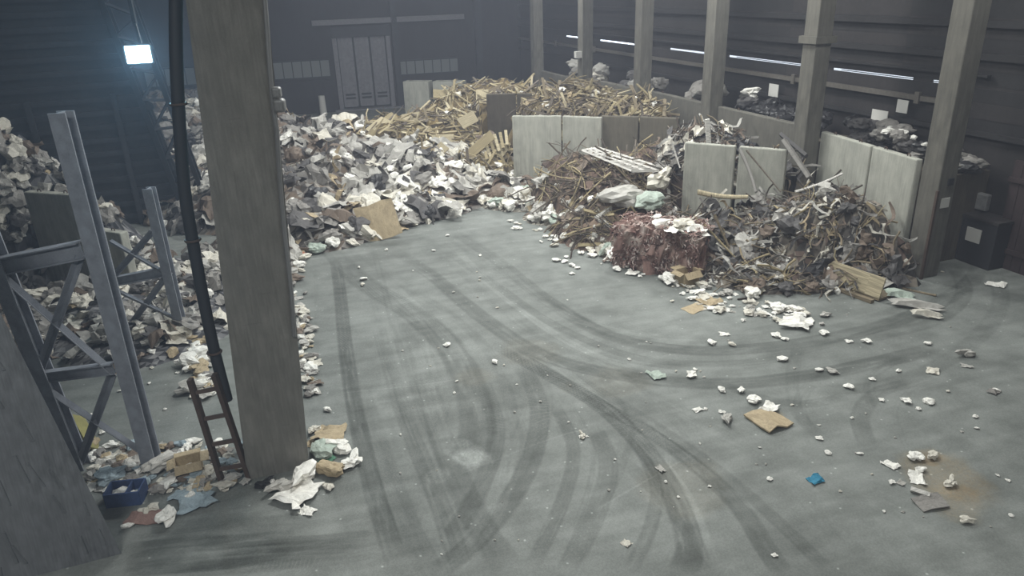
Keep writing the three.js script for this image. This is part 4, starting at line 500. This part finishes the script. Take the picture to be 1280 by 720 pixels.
{ // bags and refuse lying on the walls and behind them
  const bagAt = (px, py, z, s, c, label, group) => { const p = depthPoint(px, py, z); const o = lay('refuse_bag', pick(SH.sack), L[c], p, V(s, s * 0.8, s), UP, rr(0, 6), 0.2, label, 'bag', group); return o; };
  const ledge = (name, z0, z1, y, label) => { const c0 = colLine(z0), c1 = colLine(z1); const m = c0.clone().add(c1).multiplyScalar(0.5).addScaledVector(N, -1.3); const g = boxGeo(1.2, y, c0.distanceTo(c1), 0, y / 2, 0); const o = tag(mesh('loading_ledge', g, M.panelBrown), label, 'ledge'); o.position.copy(m); o.rotation.y = turnU; };
  ledge('a', 14.9, 18.0, 1.95, 'raised dark ledge behind the tall right panels'); ledge('b', 18.6, 21.8, 2.0, 'raised dark ledge behind the low wall by the white post heap'); ledge('c', 22.4, 34.8, 2.0, 'raised dark ledge behind the far low walls');
  const back = (z, off) => colLine(z).addScaledVector(N, -off);
  for (let i = 0; i < 44; i++) { const z = rr(14.95, 17.9), p = back(z, rr(0.95, 1.6)); p.y = 1.95 + rr(0, 0.5) * smooth(14.9, 16.4, z); const c = pick(['black', 'dark grey', 'black', 'grey']); lay('refuse_bag', pick(SH.sack), L[c], p, V(rr(0.35, 0.6), rr(0.3, 0.48), rr(0.35, 0.6)), UP, rr(0, 6), 0.2, `${p.y > 2.2 ? 'upper' : 'lower'} ${c} refuse bag on the ledge behind the tall right panels`, 'bag', `${p.y > 2.2 ? 'upper' : 'lower'} ${c} bags behind the tall panels`); }
  for (let i = 0; i < 10; i++) { const z = rr(15.1, 17.9), p = back(z, rr(0.9, 1.2)); p.y = 2.26 + 0.26 * smooth(14.9, 16.6, z); lay('white_wrap', pick(SH.lump), L.white, p, V(rr(0.14, 0.3), rr(0.1, 0.2), rr(0.12, 0.25)), UP, rr(0, 6), 0.3, 'white plastic scrap lying over the bags behind the tall right panels', 'plastic scrap', 'white scraps on the bags'); }
  for (let i = 0; i < 22; i++) { const z = rr(18.9, 21.6), p = back(z, rr(0.7, 1.5)); p.y = 2.0 + rr(0, 0.35); lay('refuse_bag', pick(SH.sack), L.black, p, V(rr(0.4, 0.7), rr(0.4, 0.7), rr(0.4, 0.7)), UP, rr(0, 6), 0.2, `${p.y > 2.17 ? 'upper' : 'lower'} black refuse bag on the ledge behind the white post heap`, 'bag', `${p.y > 2.17 ? 'upper' : 'lower'} black bags behind the white post heap`); }
  { const p = onPlane(936, 125, colLine(20).addScaledVector(N, -1.2), N); for (let k = 0; k < 2; k++) lay('refuse_bag', SH.sack[k], L['dark grey'], V(p.x + 0.1 * k, 2.0 + k * 0.32, p.z - 0.1), V(0.75, 0.62, 0.7), UP, k, 0.1, k ? 'dark grey refuse bag right under the bright white torn bag' : 'dark grey refuse bag at the bottom of the white bag pile', 'bag'); p.y = Math.min(p.y, 2.62); lay('white_bag', SH.wad[2], L.white, p, V(0.6, 0.5, 0.5), UP, 0.5, 0, 'bright white torn bag above the low wall beside the column', 'bag'); }
  for (const [px, zz, n, c, l] of [[826, 24.2, 7, ['pale grey', 'grey', 'dark grey'], 'refuse bag in the pale cluster above the far end of the timber'], [768, 27.6, 10, ['grey', 'dark grey', 'pale grey'], 'refuse bag in the grey row behind the timber heap'], [702, 32.0, 8, ['pale grey', 'grey', 'off-white'], 'refuse bag in the heaped cluster between the two slender columns']]) for (let i = 0; i < n; i++) { const q = back(zz + rr(-0.9, 0.9), rr(0.75, 1.2)); q.y = 2.0 + rr(0, 0.45); const col = pick(c); lay('refuse_bag', pick(SH.sack), L[col], q, V(rr(0.5, 0.9), rr(0.5, 0.8), rr(0.5, 0.8)), UP, rr(0, 6), 0.2, `${col} ${l}`, 'bag', `${col} ${l}`); }
}
// ---------------------------------------------------------------- litter on the open floor
function scrap(px, py, d, c, k = 'lump', where = 'on the open floor') { const g = onGround(px, py), kinds = { lump: ['paper_scrap', 'crumpled scrap', 'paper'], wad: ['crumpled_bag', 'crumpled plastic bag', 'bag'], film: ['torn_film', 'torn film sheet', 'plastic film'], card: ['cardboard_piece', 'cardboard piece', 'cardboard'], sack: ['refuse_sack', 'stuffed refuse sack', 'sack'] }, [n, t, cat] = kinds[k]; const s = 1.15 * d * g.distanceTo(camera.position) / FOCAL, lab = `${d < 7 ? 'small ' : d > 13 ? 'large ' : ''}${c} ${t} ${where}`;
  const thin = k === 'film' || k === 'card'; return lay(n, pick(SH[k]), L[c], g, V(s, thin ? s * 0.45 : s * 0.6, s * rr(0.55, 0.9)), UP, rr(0, 6.28), 0, lab, cat, lab); }
const mid = 'on the open floor between the tyre marks', trail = 'in the white trail before the scrap heap', rightP = 'by the brown stain on the right floor';
for (const [x, y, d, c = 'white', k = 'lump'] of [[455, 350, 9], [453, 357, 7, 'off-white'], [559, 432, 9], [618, 454, 9], [483, 313, 6], [449, 335, 5], [560, 295, 5], [542, 314, 5], [600, 320, 5], [695, 327, 10], [706, 328, 8], [715, 333, 9], [722, 336, 7], [708, 322, 6], [715, 343, 6], [728, 546, 12, 'off-white', 'wad'], [727, 547, 8], [783, 680, 10, 'off-white', 'film'], [826, 587, 12, 'pale grey', 'film'], [832, 603, 6], [848, 622, 4], [568, 492, 5], [571, 477, 4], [820, 470, 20, 'pale green', 'film'], [864, 470, 13], [869, 463, 6], [902, 489, 13], [927, 490, 11], [941, 502, 14, 'white', 'wad'], [872, 513, 10, 'white', 'film'], [882, 512, 6], [908, 527, 20, 'pale grey', 'wad'], [902, 516, 8], [786, 450, 5], [890, 430, 11], [914, 432, 9, 'off-white'], [905, 418, 10, 'white', 'film'], [970, 421, 11], [981, 425, 7], [978, 451, 12], [1024, 464, 9], [1040, 466, 11, 'pale grey', 'wad'], [1062, 485, 10], [1083, 428, 9], [1061, 428, 8], [1160, 431, 7], [1123, 465, 8], [1090, 475, 6], [1102, 501, 6], [1133, 503, 10], [1160, 504, 11], [1148, 512, 7], [1065, 523, 5], [1024, 549, 7], [1034, 567, 8], [1075, 568, 6], [962, 600, 8], [1246, 489, 7], [1219, 522, 7], [1221, 536, 5], [1205, 445, 18, 'pale grey', 'wad'], [1208, 458, 10, 'pale grey', 'film'], [1245, 357, 16, 'white', 'film'], [1166, 465, 12, 'off-white', 'film'], [1242, 490, 12, 'grey', 'film'], [1260, 601, 5], [1263, 645, 5], [1247, 595, 4], [968, 695, 6], [1105, 640, 4], [875, 555, 4], [950, 560, 4]]) scrap(x, y, d, c, k, mid);
for (let i = 0; i < 70; i++) { const x = rr(500, 1270), y = rr(330, 700); scrap(x, y, rr(2.2, 4.2), pick(['white', 'off-white', 'pale grey']), 'lump', 'scattered as a crumb across the bare floor'); }
for (const [x, y, d, c = 'white', k = 'lump'] of [[1143, 573, 14, 'white', 'wad'], [1165, 573, 14, 'off-white', 'wad'], [1113, 582, 15, 'white', 'film'], [1146, 598, 20, 'white', 'film'], [1114, 604, 7], [1126, 604, 9, 'pale grey', 'film'], [1188, 606, 16, 'off-white', 'wad'], [1208, 653, 12, 'off-white', 'wad'], [1150, 589, 12]]) scrap(x, y, d, c, k, rightP);
{ const a = onGround(1138, 614), b = onGround(1162, 622); tag(mesh('white_stick', beamGeo(a.setY(0.03), b.setY(0.03), 0.09, 0.05), W.white), 'short white slat lying beside the brown stain', 'slat');
  single('grey_board_piece', SH.card[0], L.grey, 1163, 630, V(0.36, 1, 0.24), 'square grey board piece lying below the white slat', 'board', 0.2);
  single('blue_rag', SH.film[2], L['bright blue'], 1020, 601, V(0.2, 0.12, 0.16), 'small bright blue rag on the bare floor', 'rag', 0.4);
  single('brown_paper_piece', SH.card[1], L.tan, 960, 527, V(0.46, 1.6, 0.5), 'flattened tan paper sack lying on the open floor', 'paper sack', 0.5); single('white_paper_fold', SH.film[0], L.white, 961, 513, V(0.3, 0.2, 0.22), 'white folded paper at the edge of the tan paper sack', 'paper', 0.9); }
for (let i = 0; i < 75; i++) { const t = rnd(), x = 850 + t * 165 + rr(-25, 25), y = 362 + t * 42 + rr(-14, 16); scrap(x, y, rr(5, 15), pick(['white', 'white', 'off-white', 'pale grey']), pick(['lump', 'wad', 'film']), trail); }
for (const [x, y, d, c, k] of [[735, 293, 26, 'white', 'wad'], [758, 303, 22, 'white', 'film'], [835, 354, 22, 'white', 'wad'], [790, 342, 16, 'white', 'film'], [770, 338, 12, 'white', 'lump'], [940, 372, 24, 'white', 'wad'], [995, 405, 32, 'white', 'film'], [972, 388, 18, 'white', 'wad'], [885, 378, 26, 'tan', 'film'], [870, 385, 30, 'tan', 'card'], [1052, 362, 14, 'off-white', 'film'], [1075, 365, 12, 'white', 'lump'], [665, 258, 24, 'white', 'sack'], [682, 273, 26, 'pale green', 'film'], [712, 292, 20, 'white', 'wad'], [720, 285, 24, 'white', 'wad']]) scrap(x, y, d, c, k, trail);
for (let i = 0; i < 40; i++) { const t = rnd(), x = 640 + t * 240 + rr(-10, 10), y = 275 + t * 90 + rr(0, 12); scrap(x, y, rr(4, 11), pick(['white', 'off-white', 'white']), pick(['lump', 'wad']), 'along the front edge of the branch heap'); }
// beside the pillar, along its right side
for (let i = 0; i < 90; i++) { const t = rnd(), y = 305 + t * 195, e = 352 + (y - 300) * 0.155, x = e + rr(0, 26 - 12 * t); scrap(x, y, rr(7, 17), pick(['white', 'off-white', 'pale grey', 'tan', 'grey', 'off-white', 'brown']), pick(['lump', 'wad', 'film', 'lump']), 'in the litter strip beside the pillar'); }
for (let i = 0; i < 60; i++) { const x = rr(345, 520), y = 312 - (x - 345) * 0.2 + rr(-6, 6); scrap(x, y, rr(8, 20), pick(['white', 'off-white', 'pale grey', 'tan', 'brown', 'grey']), pick(['lump', 'wad', 'film', 'card']), 'at the front edge of the broad refuse heap'); }
// round the foot of the pillar
const foot = 'at the foot of the big pillar', pf = (x, y, d, c, k) => scrap(x, y, d, c, k, foot);
for (const a of [[392, 540, 16, 'off-white', 'wad'], [412, 545, 34, 'tan', 'film'], [396, 556, 24, 'tan', 'card'], [404, 568, 30, 'pale green', 'wad'], [424, 562, 28, 'white', 'wad'], [410, 575, 16, 'green', 'film'], [442, 580, 26, 'white', 'wad'], [413, 592, 32, 'tan', 'sack'], [380, 602, 36, 'white', 'wad'], [372, 620, 42, 'white', 'film'], [411, 610, 16, 'off-white', 'lump'], [350, 612, 26, 'pale grey', 'wad'], [332, 608, 18, 'black', 'wad'], [336, 606, 12, 'white', 'lump'], [385, 640, 16, 'white', 'film'], [366, 500, 12, 'white', 'lump'], [409, 514, 10, 'white', 'lump'], [388, 560, 18, 'dark grey', 'lump'], [316, 600, 18, 'white', 'lump'], [298, 608, 20, 'white', 'wad'], [280, 612, 20, 'off-white', 'wad'], [262, 630, 12, 'white', 'lump']]) pf(...a);
// round the foot of the trestle
const tf = 'in the litter round the trestle foot';
for (let i = 0; i < 190; i++) { const x = rr(108, 312), y = rr(556, 616) - Math.abs(x - 200) * 0.05; scrap(x, y, rr(6, 17), pick(['white', 'off-white', 'pale grey', 'grey', 'brown', 'tan', 'white', 'pale blue', 'off-white']), pick(['lump', 'wad', 'film', 'lump', 'card']), tf); }
for (const a of [[203, 586, 34, 'pale grey', 'sack'], [140, 600, 24, 'pale blue', 'wad'], [210, 650, 22, 'white', 'wad'], [160, 660, 12, 'white', 'lump'], [232, 618, 26, 'pale blue', 'film'], [245, 628, 34, 'pale blue', 'film'], [238, 622, 14, 'white', 'lump'], [182, 640, 14, 'off-white', 'lump'], [192, 637, 12, 'off-white', 'lump'], [172, 578, 28, 'pale grey', 'film'], [222, 596, 18, 'pale grey', 'wad'], [150, 575, 34, 'brown', 'card'], [130, 590, 26, 'grey', 'film']]) scrap(...a, tf);
single('cardboard_carton', SH.carton[1], L.tan, 238, 590, V(0.34, 0.34, 0.36), 'crushed tan carton beside the pale sack at the trestle foot', 'carton', 0.4);
single('cardboard_sheet', SH.card[1], L['dull red'], 180, 648, V(0.42, 0.6, 0.26), 'flat reddish brown cardboard sheet lying before the blue crate', 'cardboard', 0.1);
{ // blue crate with white contents
  const g = thing('blue_crate', 'small dark blue crate holding white bottles at the trestle foot', 'crate', undefined, onGround(160, 624)); g.rotation.y = 0.12; const w = 0.42, d = 0.28, h = 0.2, m = L.blue; mesh('crate_bottom', boxGeo(w, 0.02, d, 0, 0.02, 0), m, g); for (const z of [-1, 1]) mesh('crate_side', boxGeo(w, h, 0.02, 0, h / 2, z * d / 2), m, g); for (const x of [-1, 1]) mesh('crate_end', boxGeo(0.02, h, d, x * w / 2, h / 2, 0), m, g); mesh('divider', boxGeo(0.02, h * 0.9, d, 0.05, h / 2, 0), m, g);
  for (const [x, z, s] of [[-0.1, 0, 0.24], [0.13, 0.01, 0.15], [-0.13, 0.05, 0.14]]) { const p = g.position.clone().add(V(x, 0.04, z)); lay('white_lump', pick(SH.lump), L.white, p, V(s, s * 0.9, s), UP, rr(0, 6), 0, 'white crumpled packet lying inside the dark blue crate', 'packet', 'white packets in the blue crate'); } }
// left bay: along the pipe and by the far trestle
for (let i = 0; i < 60; i++) { const t = rnd(), y = 400 + t * 100; scrap(236 + t * 26 + rr(-14, 16), y, rr(8, 20), pick(['white', 'off-white', 'pale grey', 'tan', 'grey', 'white']), pick(['lump', 'wad', 'film']), 'in the litter behind the black pipe'); }
for (const a of [[240, 430, 26, 'pink', 'film'], [249, 445, 22, 'white', 'wad'], [238, 458, 26, 'white', 'wad'], [250, 458, 16, 'yellow', 'film'], [240, 490, 24, 'pale grey', 'wad'], [252, 478, 14, 'off-white', 'lump']]) scrap(...a, 'in the litter behind the black pipe');
for (let i = 0; i < 130; i++) { const x = rr(0, 235), y = rr(335, 440) + (x < 100 ? -40 : 0); if (y < 330) continue; scrap(x, y, rr(6, 18), pick(['pale grey', 'off-white', 'grey', 'tan', 'white', 'brown']), pick(['lump', 'wad', 'film', 'card']), 'on the littered floor behind the trestles'); }
for (let i = 0; i < 14; i++) scrap(rr(20, 230), rr(430, 560), rr(4, 9), pick(['white', 'off-white']), 'lump', 'on the swept floor behind the tall trestle');
{ const a = onGround(95, 500), b = onGround(122, 575); const g = thing('yellow_board', 'dull yellow board leaning inside the foot of the tall trestle', 'board', undefined, V(0, 0, 0)); mesh('board_face', beamGeo(depthPoint(96, 520, 9.6), depthPoint(126, 585, 9.0).setY(0.02), 0.22, 0.03), L.yellow, g); }
// concrete wing wall at the refuse heap on the left
{ pushPanel(P(28, 240, 2.3), P(94, 244, 2.3), 2.3, M.panel, 'shaded grey concrete wing panel with refuse lying over its top', 0.02, 0.2); pushPanel(P(97, 284, 1.5), P(150, 292, 1.5), 1.5, M.panel, 'low shaded concrete wing panel behind the slimmer trestle', 0.02, 0.2); }

// ---------------------------------------------------------------- the laid pieces join the scene: of each kind the 300 that show largest as things, the others as one loose mass
{
  const kinds = new Map(), v = V(0, 0, 0);
  for (const [name, o] of queue) { o.updateMatrixWorld(); v.copy(o.position).project(camera); if (Math.abs(v.x) > 1.04 || Math.abs(v.y) > 1.06) continue; { const px = o.position.x + 3.61, pz = o.position.z + 8.17, u = px * 0.95 - pz * 0.31, w = -px * 0.31 - pz * 0.95, e = o.scale.x * 0.45; if (u > -e && u < 0.8 + e * 0.8 && w > -e && w < 0.8 + e) continue; if (colZ.some(z => o.position.distanceTo(colLine(z).setY(o.position.y)) < 0.3 + o.scale.x * 0.4)) continue; } o.userData.shown = o.scale.x * Math.max(o.scale.y, o.scale.z) / o.position.distanceToSquared(camera.position); if (!kinds.has(name)) kinds.set(name, []); kinds.get(name).push(o); }
  const loose = mat('#ffffff', { vertexColors: true, map: grimeTex, bumpMap: crumpleBump, bumpScale: 0.01, roughness: 0.8 });
  for (const [name, list] of kinds) {
    list.sort((a, b) => b.userData.shown - a.userData.shown); const rest = list.splice(300);
    for (const o of list) { delete o.userData.shown; o.name = numbered(name); scene.add(o); }
    if (!rest.length) continue;
    const geos = rest.map(o => { const g = (o.geometry.index ? o.geometry.toNonIndexed() : o.geometry.clone()).applyMatrix4(o.matrixWorld), c = o.material.color, n = g.attributes.position.count, a = new Float32Array(n * 3); for (let i = 0; i < n; i++) { a[i * 3] = c.r; a[i * 3 + 1] = c.g; a[i * 3 + 2] = c.b; } g.setAttribute('color', new THREE.BufferAttribute(a, 3)); return g; });
    const m = mesh(`loose_${name}_mass`, mergeGeometries(geos), loose); m.userData = { kind: 'stuff', label: `smaller loose pieces of ${name.replace(/_/g, ' ')} spread over heaps and floor`, category: 'litter' };
  }
}
renderer.render(scene, camera);
